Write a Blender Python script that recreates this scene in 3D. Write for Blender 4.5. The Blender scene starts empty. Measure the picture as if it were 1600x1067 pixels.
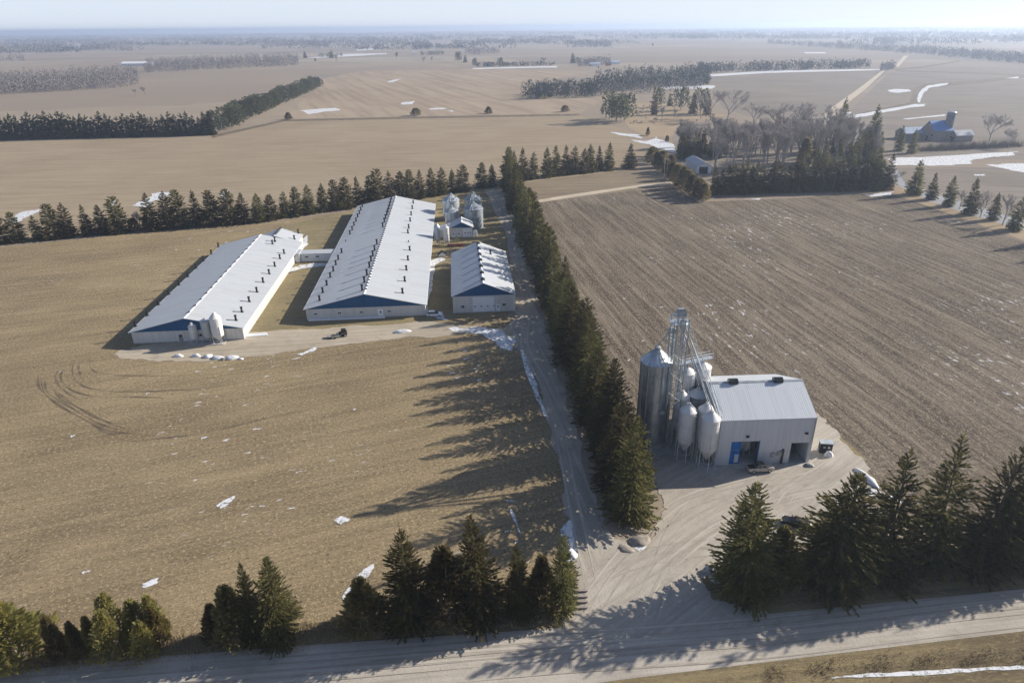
import bpy, math, random
import numpy as np
from mathutils import Vector, Matrix

rng = random.Random(7)
S = bpy.context.scene
COL = S.collection
R = math.radians

# ------------------------------------------------------------------ camera model
H = 80.0
FPX = 1067.0
PITCH = R(24.75)
ROLL = R(0.58)


def ray(x, y):
    u = (x - 800) / FPX
    v = (y - 533.5) / FPX
    c, s = math.cos(ROLL), math.sin(ROLL)
    u2 = u * c - v * s
    v2 = u * s + v * c
    sp, cp = math.sin(PITCH), math.cos(PITCH)
    return Vector((u2, cp - v2 * sp, -sp - v2 * cp))


def G(x, y, z=0.0):
    """point of the photograph -> point of the place at height z"""
    d = ray(x, y)
    t = (z - H) / d.z
    return Vector((d.x * t, d.y * t, z))


def project(P):
    sp, cp = math.sin(PITCH), math.cos(PITCH)
    y, z = P[1], P[2] - H
    zc = y * cp - z * sp
    u2 = P[0] / zc
    v2 = (-y * sp - z * cp) / zc
    c, s = math.cos(ROLL), math.sin(ROLL)
    return 800 + (u2 * c + v2 * s) * FPX, 533.5 + (-u2 * s + v2 * c) * FPX


def height_at(x, y, yt):
    g = G(x, y)
    lo, hi = 0.0, 79.0
    for _ in range(40):
        m = (lo + hi) / 2
        if project((g.x, g.y, m))[1] < yt:
            hi = m
        else:
            lo = m
    return lo


# ------------------------------------------------------------------ materials
def nt(name):
    m = bpy.data.materials.new(name)
    m.use_nodes = True
    n = m.node_tree.nodes
    b = n['Principled BSDF']
    b.inputs['Specular IOR Level'].default_value = 0.25
    return m, m.node_tree, n, b


def noise(t, vec, scale, detail=3, rough=0.55, dim='3D'):
    n = t.nodes.new('ShaderNodeTexNoise')
    n.inputs['Scale'].default_value = scale
    n.inputs['Detail'].default_value = detail
    n.inputs['Roughness'].default_value = rough
    if vec is not None:
        t.links.new(vec, n.inputs['Vector'])
    return n.outputs['Fac']


def remap(t, fac, a, b, c=0.0, d=1.0, smooth=False):
    n = t.nodes.new('ShaderNodeMapRange')
    if smooth:
        n.interpolation_type = 'SMOOTHSTEP'
    n.inputs['From Min'].default_value = a
    n.inputs['From Max'].default_value = b
    n.inputs['To Min'].default_value = c
    n.inputs['To Max'].default_value = d
    t.links.new(fac, n.inputs['Value'])
    return n.outputs['Result']


def mul(t, a, b, op='MULTIPLY'):
    n = t.nodes.new('ShaderNodeMath')
    n.operation = op
    for k, q in ((0, a), (1, b)):
        if isinstance(q, (int, float)):
            n.inputs[k].default_value = q
        else:
            t.links.new(q, n.inputs[k])
    return n.outputs[0]


def mix(t, fac, a, b, blend='MIX'):
    n = t.nodes.new('ShaderNodeMix')
    n.data_type = 'RGBA'
    n.blend_type = blend
    if isinstance(fac, (int, float)):
        n.inputs[0].default_value = fac
    else:
        t.links.new(fac, n.inputs[0])
    for k, q in ((6, a), (7, b)):
        if isinstance(q, tuple):
            n.inputs[k].default_value = (*q, 1)
        else:
            t.links.new(q, n.inputs[k])
    return n.outputs[2]


def coords(t, kind='Object'):
    return t.nodes.new('ShaderNodeTexCoord').outputs[kind]


def mapping(t, vec, rot=0.0, scale=(1, 1, 1)):
    m = t.nodes.new('ShaderNodeMapping')
    m.inputs['Rotation'].default_value = (0, 0, -rot)
    t.links.new(vec, m.inputs['Vector'])
    m2 = t.nodes.new('ShaderNodeMapping')
    m2.inputs['Scale'].default_value = scale
    t.links.new(m.outputs[0], m2.inputs['Vector'])
    return m2.outputs[0]


def bump(t, b, h, strength, dist):
    n = t.nodes.new('ShaderNodeBump')
    n.inputs['Strength'].default_value = strength
    n.inputs['Distance'].default_value = dist
    t.links.new(h, n.inputs['Height'])
    t.links.new(n.outputs[0], b.inputs['Normal'])


def field_mat(name, ca, cb, straw, dark, rot=0.0, row=1.5, rowmix=0.5, speck=0.6, snow=0.0, grain=1.0, seed=0.0,
              snow_at=0.62, bmp=0.5, aniso=.45):
    m, t, n, b = nt(name)
    c = coords(t)
    if seed:
        mp = t.nodes.new('ShaderNodeMapping')
        mp.inputs['Location'].default_value = (seed, seed * 1.7, seed * .3)
        t.links.new(c, mp.inputs['Vector'])
        c = mp.outputs[0]
    big = remap(t, noise(t, c, 0.014, 4, .6), .36, .64)
    col = mix(t, big, ca, cb)
    med = remap(t, noise(t, mapping(t, c, rot, (.5, 1, 1)), 0.075, 5, .65), .42, .66)
    col = mix(t, mul(t, med, .35), col, straw)
    wet = remap(t, noise(t, mapping(t, c, rot, (.35, 1, 1)), 0.045, 4, .6), .52, .68)
    col = mix(t, mul(t, wet, .4), col, dark)
    rv = mapping(t, c, rot, (0.05 / row, 1.0 / row, 1))
    rows = noise(t, rv, 1.0, 3, .6)
    col = mix(t, mul(t, remap(t, rows, .50, .62), rowmix), col, dark)
    col = mix(t, mul(t, remap(t, rows, .48, .36), rowmix * .7), col, straw)
    gv = mapping(t, c, rot, (aniso * grain, 1.0 * grain, 1))
    g = noise(t, gv, 2.0, 5, .8)
    col = mix(t, mul(t, remap(t, g, .52, .62), speck), col, straw)
    g2 = noise(t, gv, 1.9, 5, .8)
    col = mix(t, mul(t, remap(t, g2, .46, .36), speck * .85), col, dark)
    hgt = mul(t, rows, mul(t, g, .7), 'ADD')
    if snow:
        region = remap(t, noise(t, c, 0.022, 3, .5), .5, .66)
        sp = noise(t, mapping(t, c, rot, (0.3, 0.75, 1)), 1.0, 3, .6)
        sf = mul(t, remap(t, sp, snow_at, snow_at + .05), mul(t, region, snow))
        col = mix(t, sf, col, (.78, .8, .84))
    t.links.new(col, b.inputs['Base Color'])
    b.inputs['Roughness'].default_value = 1.0
    b.inputs['Specular IOR Level'].default_value = 0.05
    bump(t, b, hgt, bmp, 0.35)
    return m


def soft_mat(name, a, b2, scale=1.0, rough=.8, metal=0.0, detail=4, bmp=0.0, spec=.25, lo=.35, hi=.65):
    m, t, n, b = nt(name)
    c = coords(t)
    f = remap(t, noise(t, c, scale, detail, .6), lo, hi)
    t.links.new(mix(t, f, a, b2), b.inputs['Base Color'])
    b.inputs['Roughness'].default_value = rough
    b.inputs['Metallic'].default_value = metal
    b.inputs['Specular IOR Level'].default_value = spec
    if bmp:
        bump(t, b, noise(t, c, scale * 3, 4), bmp, .05)
    return m


def ribbed_mat(name, a, axis='X', period=.9, rough=.5, metal=0.0, dirt=(.45, .44, .4), dirtmix=.3, lines=.25, bstr=.35):
    """sheet metal with ribs running square to `axis`, streaks of dirt and panel lines"""
    m, t, n, b = nt(name)
    c = coords(t)
    w = t.nodes.new('ShaderNodeTexWave')
    w.bands_direction = axis
    w.wave_profile = 'SIN'
    w.inputs['Scale'].default_value = 0.314 / period
    t.links.new(c, w.inputs['Vector'])
    ln = remap(t, w.outputs['Fac'], .8, 1.0)
    big = remap(t, noise(t, c, .12, 5, .65), .42, .75)
    sc = (1.6, .12, .12) if axis == 'X' else (.12, 1.6, .12)
    st = remap(t, noise(t, mapping(t, c, 0, sc), 1.0, 4, .6), .4, .75)
    col = mix(t, mul(t, ln, lines), a, tuple(q * .62 for q in a))
    col = mix(t, mul(t, st, dirtmix), col, tuple(q * .8 for q in a))
    col = mix(t, mul(t, mul(t, big, st), dirtmix * 2), col, dirt)
    sx = t.nodes.new('ShaderNodeSeparateXYZ')          # every sheet weathers a little differently
    t.links.new(c, sx.inputs[0])
    wn = t.nodes.new('ShaderNodeTexWhiteNoise')
    wn.noise_dimensions = '2D'
    cx = t.nodes.new('ShaderNodeCombineXYZ')
    t.links.new(mul(t, mul(t, sx.outputs[axis], 1 / (period * 1.03)), 0, 'FLOOR'), cx.inputs[0])
    other = 'Y' if axis == 'X' else 'X'
    t.links.new(mul(t, mul(t, sx.outputs[other], 1 / 6.1), 0, 'FLOOR'), cx.inputs[1])
    t.links.new(cx.outputs[0], wn.inputs['Vector'])
    col = mix(t, remap(t, wn.outputs['Value'], .55, 1.0, 0, .45), col, tuple(q * .8 for q in a))
    t.links.new(col, b.inputs['Base Color'])
    b.inputs['Roughness'].default_value = rough
    b.inputs['Metallic'].default_value = metal
    bump(t, b, w.outputs['Fac'], bstr, .04)
    return m


def leaf_mat(name, a, b2, c3, sc=.35, glow=.52):
    m, t, n, b = nt(name)
    c = coords(t)
    oi = t.nodes.new('ShaderNodeObjectInfo')
    f = remap(t, noise(t, c, sc, 4, .7), .34, .66)
    col = mix(t, f, a, b2)
    f2 = remap(t, noise(t, c, sc * 2.6, 3, .7), .55, .72)
    col = mix(t, mul(t, f2, .8), col, c3)
    hv = t.nodes.new('ShaderNodeHueSaturation')
    t.links.new(remap(t, oi.outputs['Random'], 0, 1, .7, 1.45), hv.inputs['Value'])
    t.links.new(remap(t, oi.outputs['Random'], 0, 1, .475, .515), hv.inputs['Hue'])
    t.links.new(col, hv.inputs['Color'])
    t.links.new(hv.outputs[0], b.inputs['Base Color'])
    b.inputs['Roughness'].default_value = .75
    b.inputs['Specular IOR Level'].default_value = .2
    tl = t.nodes.new('ShaderNodeBsdfTranslucent')
    t.links.new(hv.outputs[0], tl.inputs['Color'])
    ms = t.nodes.new('ShaderNodeMixShader')
    ms.inputs[0].default_value = glow
    t.links.new(b.outputs[0], ms.inputs[1])
    t.links.new(tl.outputs[0], ms.inputs[2])
    t.links.new(ms.outputs[0], n['Material Output'].inputs['Surface'])
    return m


M = {}
M['needle'] = leaf_mat('spruce_needles', (.085, .086, .036), (.18, .165, .060), (.28, .22, .085))
M['needle_blue'] = leaf_mat('dark_needles', (.050, .060, .036), (.10, .105, .052), (.17, .14, .07))
M['cedar'] = leaf_mat('cedar_sprays', (.135, .125, .045), (.24, .20, .07), (.32, .25, .085), .35, .6)
M['cedar_dark'] = leaf_mat('brown_cedar_sprays', (.11, .098, .046), (.17, .135, .06), (.22, .165, .075), .35, .6)
M['twig'] = soft_mat('bare_twigs', (.33, .295, .265), (.44, .395, .36), 2.0, .95)
M['twig_dark'] = soft_mat('dark_brush', (.075, .062, .05), (.13, .105, .08), 2.0, .95)
M['bark'] = soft_mat('bark', (.22, .20, .185), (.33, .30, .28), 3.0, .95, bmp=.4)
M['bark_dark'] = soft_mat('dark_bark', (.06, .05, .042), (.11, .095, .08), 3.0, .95, bmp=.4)
M['bark_pale'] = soft_mat('cedar_bark', (.2, .17, .14), (.3, .26, .22), 3.0, .95, bmp=.4)
M['white_roof'] = ribbed_mat('white_roof_sheet', (.425, .445, .465), 'Y', .95, .5, 0, (.42, .40, .36), .32, .24)
M['grey_roof'] = ribbed_mat('grey_roof_sheet', (.56, .585, .61), 'X', .42, .42, .1, (.4, .42, .44), .2, .3)
M['cream_wall'] = ribbed_mat('cream_siding', (.60, .585, .55), 'X', .6, .6, 0, (.4, .36, .3), .35, .3)
M['cream_side'] = ribbed_mat('cream_side_siding', (.58, .55, .49), 'Y', .6, .6, 0, (.45, .4, .33), .35, .3)
M['grey_wall'] = ribbed_mat('pale_grey_siding', (.64, .65, .66), 'X', .45, .55, 0, (.4, .4, .4), .22, .22)
M['blue_gable'] = ribbed_mat('blue_gable_siding', (.014, .085, .205), 'X', .6, .55, 0, (.05, .12, .2), .3, .3)
M['blue_paint'] = soft_mat('bright_blue_door_paint', (.008, .13, .42), (.012, .17, .50), 1.5, .5)
M['white'] = soft_mat('white_paint', (.72, .73, .74), (.8, .8, .8), 1.2, .5)
M['trim'] = soft_mat('white_trim', (.66, .67, .68), (.76, .76, .76), 1.2, .5)
M['black'] = soft_mat('black_plastic', (.012, .012, .013), (.03, .03, .032), 2.0, .6)
M['dark_glass'] = soft_mat('dark_glass', (.012, .015, .02), (.03, .035, .04), 1.0, .12, spec=.5)
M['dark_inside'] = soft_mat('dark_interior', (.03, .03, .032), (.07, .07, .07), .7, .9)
M['inside_wall'] = soft_mat('interior_lining', (.34, .33, .31), (.45, .44, .42), .7, .9)
M['concrete'] = soft_mat('concrete', (.32, .31, .29), (.45, .435, .41), .6, .9, bmp=.3)
M['galv'] = soft_mat('galvanized_steel', (.40, .44, .47), (.60, .63, .65), .9, .42, .55)
M['galv_dark'] = soft_mat('weathered_galvanized_steel', (.22, .25, .28), (.40, .43, .45), .9, .5, .45)
M['hopper'] = soft_mat('white_hopper_paint', (.60, .585, .56), (.70, .69, .665), .5, .4)
M['hopper_grey'] = soft_mat('grey_hopper_steel', (.36, .39, .42), (.48, .51, .53), .6, .45, .3)
M['silo_steel'] = soft_mat('silo_steel', (.30, .34, .37), (.52, .55, .57), .5, .38, .75)
M['snow'] = soft_mat('snow', (.58, .585, .60), (.70, .70, .71), 1.3, .8, bmp=.4)
m_, t_, n_, b_ = nt('patchy_snow')
c_ = coords(t_)
b_.inputs['Base Color'].default_value = (.64, .65, .67, 1)
b_.inputs['Roughness'].default_value = .85
tr_n = t_.nodes.new('ShaderNodeBsdfTransparent')
ms_ = t_.nodes.new('ShaderNodeMixShader')
t_.links.new(remap(t_, noise(t_, c_, .9, 6, .78), .35, .51), ms_.inputs[0])
t_.links.new(tr_n.outputs[0], ms_.inputs[1])
t_.links.new(b_.outputs[0], ms_.inputs[2])
t_.links.new(ms_.outputs[0], n_['Material Output'].inputs['Surface'])
M['patchy_snow'] = m_
M['rubber'] = soft_mat('tyre_rubber', (.015, .015, .015), (.03, .03, .03), 4, .9)
M['chrome'] = soft_mat('bright_metal', (.5, .5, .52), (.65, .65, .67), 3, .3, .7)
M['silver_paint'] = soft_mat('silver_car_paint', (.40, .38, .36), (.48, .46, .44), .8, .3, .4)
M['dark_paint'] = soft_mat('dark_car_paint', (.02, .022, .026), (.035, .038, .044), .8, .25)
M['red_light'] = soft_mat('red_lens', (.35, .02, .02), (.45, .03, .03), 3, .3)
M['lamp_glass'] = soft_mat('clear_lens', (.7, .7, .7), (.8, .8, .8), 3, .2)
M['green_paint'] = soft_mat('green_machine_paint', (.01, .11, .07), (.02, .16, .1), 2, .5)
M['yellow_paint'] = soft_mat('yellow_paint', (.55, .4, .04), (.65, .5, .06), 2, .5)
M['stone'] = soft_mat('boulder_stone', (.26, .25, .24), (.45, .44, .42), 1.5, .9, bmp=.6)
M['grave'] = soft_mat('grave_stone', (.16, .14, .13), (.5, .48, .45), .3, .8)
M['wood_grey'] = soft_mat('grey_wood', (.22, .19, .16), (.36, .32, .28), 2.5, .9)
M['pole'] = soft_mat('weathered_pole_wood', (.4, .37, .33), (.52, .49, .45), 2.5, .9)
M['brown_wall'] = soft_mat('brown_boards', (.2, .18, .165), (.3, .275, .25), 1, .9)
M['blue_roof'] = soft_mat('blue_roof_sheet', (.06, .16, .40), (.08, .20, .46), .4, .5)
M['grey_blue_roof'] = soft_mat('grey_blue_roof', (.30, .36, .48), (.38, .44, .54), .4, .6)
M['dark_roof'] = soft_mat('dark_shingle', (.05, .05, .055), (.1, .1, .1), .6, .9)
M['silo_conc'] = soft_mat('old_silo_concrete', (.15, .155, .16), (.25, .25, .25), .5, .9)
M['red_paint'] = soft_mat('faded_red_paint', (.25, .05, .04), (.35, .09, .06), 1.5, .7)
M['tan_soil'] = soft_mat('bare_soil_heap', (.20, .175, .145), (.33, .295, .25), 1.2, 1.0, bmp=.5)
M['insul'] = soft_mat('grey_tarp', (.12, .14, .17), (.25, .28, .32), 1.2, .6)


# ------------------------------------------------------------------ mesh builder
class MB:
    def __init__(s):
        s.v = []
        s.f = []
        s.smooth = []

    def add(s, vs, fs, smooth=False):
        o = len(s.v)
        s.v += [tuple(q) for q in vs]
        s.f += [tuple(i + o for i in f) for f in fs]
        s.smooth += [smooth] * len(fs)
        return s

    def box(s, x0, x1, y0, y1, z0, z1):
        return s.add([(x0, y0, z0), (x1, y0, z0), (x1, y1, z0), (x0, y1, z0), (x0, y0, z1), (x1, y0, z1), (x1, y1, z1), (x0, y1, z1)],
                     [(3, 2, 1, 0), (4, 5, 6, 7), (0, 1, 5, 4), (1, 2, 6, 5), (2, 3, 7, 6), (3, 0, 4, 7)])

    def hexa(s, p):
        return s.add(p, [(3, 2, 1, 0), (4, 5, 6, 7), (0, 1, 5, 4), (1, 2, 6, 5), (2, 3, 7, 6), (3, 0, 4, 7)])

    def prism(s, poly, axis, a, b):
        """extrude a 2-D polygon along axis ('x','y','z') from a to b"""
        def P(q, w):
            return {'x': (w, q[0], q[1]), 'y': (q[0], w, q[1]), 'z': (q[0], q[1], w)}[axis]
        n = len(poly)
        vs = [P(q, a) for q in poly] + [P(q, b) for q in poly]
        fs = [tuple(range(n))[::-1], tuple(range(n, 2 * n))] + [(i, (i + 1) % n, n + (i + 1) % n, n + i) for i in range(n)]
        return s.add(vs, fs)

    def tube(s, p0, p1, r0, r1=None, n=8, caps=True, smooth=True):
        r1 = r0 if r1 is None else r1
        p0, p1 = Vector(p0), Vector(p1)
        d = (p1 - p0).normalized()
        a = d.cross(Vector((0, 0, 1)) if abs(d.z) < .95 else Vector((1, 0, 0))).normalized()
        b = d.cross(a)
        vs = []
        for p, r in ((p0, r0), (p1, r1)):
            for k in range(n):
                w = 2 * math.pi * k / n
                vs.append(p + a * (math.cos(w) * r) + b * (math.sin(w) * r))
        fs = [(i, (i + 1) % n, n + (i + 1) % n, n + i) for i in range(n)]
        s.add(vs, fs, smooth)
        if caps:
            s.add(vs, [tuple(range(n))[::-1], tuple(range(n, 2 * n))])
        return s

    def lathe(s, prof, n=24, c=(0, 0), smooth=True, wob=0.0, ribs=0):
        """prof: list of (radius, z)"""
        vs = []
        for (r, z) in prof:
            for k in range(n):
                w = 2 * math.pi * k / n
                rr = r * (1 + (wob if k % 2 else 0))
                vs.append((c[0] + math.cos(w) * rr, c[1] + math.sin(w) * rr, z))
        fs = []
        for j in range(len(prof) - 1):
            for i in range(n):
                fs.append((j * n + i, j * n + (i + 1) % n, (j + 1) * n + (i + 1) % n, (j + 1) * n + i))
        return s.add(vs, fs, smooth)

    def build(s, name, m, parent=None, loc=None):
        me = bpy.data.meshes.new(name)
        me.from_pydata(s.v, [], s.f)
        if any(s.smooth):
            me.polygons.foreach_set('use_smooth', s.smooth)
        me.validate()
        me.update()
        ms = m if isinstance(m, (list, tuple)) else [m]
        for q in ms:
            me.materials.append(M[q] if isinstance(q, str) else q)
        o = bpy.data.objects.new(name, me)
        COL.objects.link(o)
        if parent:
            o.parent = parent
        if loc is not None:
            o.location = loc
        return o


def tag(o, label=None, cat=None, group=None, kind=None):
    if label:
        o['label'] = label
    if cat:
        o['category'] = cat
    if group:
        o['group'] = group
    if kind:
        o['kind'] = kind
    return o


def thing(name, label, cat, loc=(0, 0, 0), rz=0.0, group=None):
    o = bpy.data.objects.new(name, None)
    o.empty_display_size = .5
    COL.objects.link(o)
    o.location = loc
    o.rotation_euler = (0, 0, rz)
    return tag(o, label, cat, group)


def copy_tree(root, label=None, loc=None, rz=None, scale=None):
    def cp(o, par):
        c = o.copy()
        COL.objects.link(c)
        c.parent = par
        for k in KIDS.get(o.name, []):
            cp(k, c)
        return c
    c = cp(root, None)
    if label:
        c['label'] = label
    if loc is not None:
        c.location = loc
    if rz is not None:
        c.rotation_euler = (0, 0, rz)
    if scale is not None:
        c.scale = scale
    return c


KIDS = {}


def note_kids(root):
    KIDS[root.name] = [o for o in COL.objects if o.parent == root]
    for k in KIDS[root.name]:
        note_kids(k)


ORD = ('first second third fourth fifth sixth seventh eighth ninth tenth eleventh twelfth thirteenth fourteenth fifteenth '
       'sixteenth seventeenth eighteenth nineteenth').split()
TENS = {20: 'twentieth', 30: 'thirtieth', 40: 'fortieth', 50: 'fiftieth', 60: 'sixtieth', 70: 'seventieth'}
TENW = {20: 'twenty', 30: 'thirty', 40: 'forty', 50: 'fifty', 60: 'sixty', 70: 'seventy'}


def nth(i):
    if i < 20:
        return ORD[i - 1]
    t = i // 10 * 10
    return TENS[t] if i == t else TENW[t] + '-' + ORD[i - t - 1]


def sheet(name, polys, z, m, kind='structure', label=None, cat=None, pixel=True, jag=0.0, step=6.0, seed=1):
    """flat patches lying on the ground, each outline given in photograph points"""
    r = random.Random(seed)
    mb = MB()
    for poly in polys:
        P = [G(*p) for p in poly] if pixel else [Vector((p[0], p[1], 0)) for p in poly]
        out = []
        if jag < 0:
            ar = abs(sum(P[i].x * P[(i + 1) % len(P)].y - P[(i + 1) % len(P)].x * P[i].y for i in range(len(P)))) / 2
            pe = sum((P[(i + 1) % len(P)] - P[i]).length for i in range(len(P)))
            out = ragged(P, r, min(-jag, .45 * ar / pe))
        for i in range(len(P) if jag >= 0 else 0):
            a, b = P[i], P[(i + 1) % len(P)]
            L = (b - a).length
            k = max(1, min(40, int(L / step))) if jag else 1
            nrm = Vector((-(b - a).y, (b - a).x, 0)).normalized() if L > 1e-6 else Vector((0, 0, 0))
            for q in range(k):
                f = q / k
                o = (r.random() - .5) * 2 * jag if (q or jag) else 0
                out.append(a.lerp(b, f) + nrm * o)
        mb.add([(p.x, p.y, z + .0003 * len(mb.f)) for p in out], [tuple(range(len(out)))])
    me = bpy.data.meshes.new(name)
    # triangulate through bmesh so that concave outlines stay clean
    import bmesh
    bm = bmesh.new()
    off = 0
    for f in mb.f:
        vs = [bm.verts.new(mb.v[i]) for i in f]
        try:
            bm.faces.new(vs)
        except ValueError:
            pass
    bmesh.ops.triangulate(bm, faces=bm.faces[:])
    bmesh.ops.recalc_face_normals(bm, faces=bm.faces[:])
    for f in bm.faces:
        if f.normal.z < 0:
            f.normal_flip()
    bm.to_mesh(me)
    bm.free()
    me.materials.append(M[m] if isinstance(m, str) else m)
    o = bpy.data.objects.new(name, me)
    COL.objects.link(o)
    return tag(o, label, cat, None, kind)


def ragged(P, r, amp):
    """split every edge again and again, pushing midpoints aside: a ragged natural outline"""
    for k in range(4):
        out = []
        for i in range(len(P)):
            a, b = P[i], P[(i + 1) % len(P)]
            out.append(a)
            L_ = (b - a).length
            if L_ > .35:
                n_ = Vector((-(b - a).y, (b - a).x, 0)).normalized()
                out.append((a + b) / 2 + n_ * r.gauss(0, 1) * min(amp, L_ * .2))
        P = out
        amp *= .6
    return P


def smooth_line(P, n=8):
    out = []
    for i in range(len(P) - 1):
        p0, p1, p2, p3 = P[max(i - 1, 0)], P[i], P[i + 1], P[min(i + 2, len(P) - 1)]
        for k in range(n):
            t = k / n
            out.append(.5 * ((2 * p1) + (p2 - p0) * t + (2 * p0 - 5 * p1 + 4 * p2 - p3) * t * t + (3 * p1 - p0 - 3 * p2 + p3) * t ** 3))
    out.append(P[-1])
    return out


def ribbon(mb, pts, width, z, off=0.0):
    P = smooth_line(pts)
    vs = []
    for i, p in enumerate(P):
        d = (P[min(i + 1, len(P) - 1)] - P[max(i - 1, 0)])
        d.z = 0
        d.normalize()
        nrm = Vector((-d.y, d.x, 0))
        w = width(i / (len(P) - 1)) if callable(width) else width
        for s in (-.5, .5):
            q = p + nrm * (off + s * w)
            vs.append((q.x, q.y, z))
    mb.add(vs, [(2 * i, 2 * i + 1, 2 * i + 3, 2 * i + 2) for i in range(len(P) - 1)])
# ------------------------------------------------------------------ camera, light, sky
cam = bpy.data.cameras.new('camera')
cam.sensor_width = 36.0
cam.lens = FPX / 1600 * 36.0
cam.clip_start = 1.0
cam.clip_end = 90000.0
camo = bpy.data.objects.new('camera', cam)
COL.objects.link(camo)
sp_, cp_ = math.sin(PITCH), math.cos(PITCH)
r0, d0, f0 = Vector((1, 0, 0)), Vector((0, -sp_, -cp_)), Vector((0, cp_, -sp_))
right = math.cos(ROLL) * r0 + math.sin(ROLL) * d0        # where picture-right points
down = -math.sin(ROLL) * r0 + math.cos(ROLL) * d0
mw = Matrix((right, -down, -f0)).transposed().to_4x4()
mw.translation = Vector((0, 0, H))
camo.matrix_world = mw
S.camera = camo

SUN_EL = R(25.2)
SUN_AZ = R(70.0)          # from +Y towards +X
W = bpy.data.worlds.new('World')
S.world = W
W.use_nodes = True
wt = W.node_tree
bg = wt.nodes['Background']
sky = wt.nodes.new('ShaderNodeTexSky')
sky.sky_type = 'NISHITA'
sky.sun_disc = False
sky.sun_elevation = SUN_EL
sky.sun_rotation = SUN_AZ
sky.altitude = 300
sky.air_density = 0.5
sky.dust_density = 0.6
sky.ozone_density = 1.2
veil = wt.nodes.new('ShaderNodeMix')      # pale horizon haze put into the sky colour, fading upward
veil.data_type = 'RGBA'
wco = wt.nodes.new('ShaderNodeTexCoord')
wse = wt.nodes.new('ShaderNodeSeparateXYZ')
wt.links.new(wco.outputs['Generated'], wse.inputs[0])
wmr = wt.nodes.new('ShaderNodeMapRange')
wmr.interpolation_type = 'SMOOTHSTEP'
wmr.inputs['From Min'].default_value = 0.0
wmr.inputs['From Max'].default_value = 0.42
wmr.inputs['To Min'].default_value = 0.85
wmr.inputs['To Max'].default_value = 0.05
wt.links.new(wse.outputs['Z'], wmr.inputs['Value'])
wt.links.new(wmr.outputs[0], veil.inputs[0])
veil.inputs[7].default_value = (4.0, 4.3, 4.85, 1)
wt.links.new(sky.outputs[0], veil.inputs[6])
wt.links.new(veil.outputs[2], bg.inputs[0])
bg.inputs[1].default_value = 0.118
L = bpy.data.lights.new('sun', 'SUN')
L.energy = 5.0
L.angle = R(0.53)
L.color = (1.0, .925, .81)
lo = bpy.data.objects.new('sun', L)
COL.objects.link(lo)
sd = Vector((math.cos(SUN_EL) * math.sin(SUN_AZ), math.cos(SUN_EL) * math.cos(SUN_AZ), math.sin(SUN_EL)))
lo.rotation_euler = sd.to_track_quat('Z', 'Y').to_euler()
lo.location = (60, 30, 300)
S.view_settings.view_transform = 'Standard'
S.view_settings.look = 'None'
S.view_settings.exposure = 0.72
S.view_settings.gamma = 1.0
S.cycles.max_bounces = 6
S.cycles.diffuse_bounces = 3
S.cycles.glossy_bounces = 2
S.cycles.volume_bounces = 1
S.cycles.transparent_max_bounces = 6
S.cycles.use_adaptive_sampling = True
S.cycles.adaptive_threshold = 0.02
S.cycles.caustics_reflective = False
S.cycles.caustics_refractive = False

# ------------------------------------------------------------------ haze
hz = MB().box(-30000, 30000, -30000, 30000, -1.0, 96.0)
m = bpy.data.materials.new('haze_air')
m.use_nodes = True
t = m.node_tree
t.nodes.remove(t.nodes['Principled BSDF'])
pv = t.nodes.new('ShaderNodeVolumePrincipled')
pv.inputs['Color'].default_value = (.62, .745, .955, 1)
pv.inputs['Density'].default_value = 1.6e-4
pv.inputs['Anisotropy'].default_value = 0.45
t.links.new(pv.outputs[0], t.nodes['Material Output'].inputs['Volume'])
haze = hz.build('haze', m)
tag(haze, 'thin blue haze lying over the far fields', 'haze', None, 'stuff')

# ------------------------------------------------------------------ ground
m, t, n, b = nt('far_ground')
c = coords(t)
vo = t.nodes.new('ShaderNodeTexVoronoi')
vo.distance = 'CHEBYCHEV'
vo.inputs['Scale'].default_value = 1 / 420
t.links.new(mapping(t, c, R(4.4), (.6, 1.3, 1)), vo.inputs['Vector'])
sx = t.nodes.new('ShaderNodeSeparateColor')
t.links.new(vo.outputs['Color'], sx.inputs[0])
col = mix(t, remap(t, sx.outputs[0], .2, .8), (.25, .20, .152), (.31, .255, .19))
col = mix(t, remap(t, sx.outputs[1], .62, .7), col, (.21, .18, .145))
col = mix(t, remap(t, sx.outputs[2], .8, .85), col, (.34, .295, .23))
col = mix(t, remap(t, noise(t, c, .006, 6, .65), .4, .65), col, (.24, .195, .152))
col = mix(t, mul(t, remap(t, noise(t, mapping(t, c, R(4.4), (.02, .25, 1)), 1.0, 4, .6), .45, .7), .5), col, (.19, .155, .118))
col = mix(t, mul(t, remap(t, noise(t, c, .8, 4, .7), .5, .65), .4), col, (.29, .25, .18))
t.links.new(col, b.inputs['Base Color'])
b.inputs['Roughness'].default_value = 1
b.inputs['Specular IOR Level'].default_value = .05
M['far_ground'] = m
gm = MB()
gm.lathe([(0.001, 0), (300, 0), (1200, 0), (5000, 0), (14000, 0), (25000, 0)], 96, smooth=False)
ground = gm.build('ground', 'far_ground')
tag(ground, 'flat winter farmland stretching to the horizon', 'ground', None, 'structure')

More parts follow.
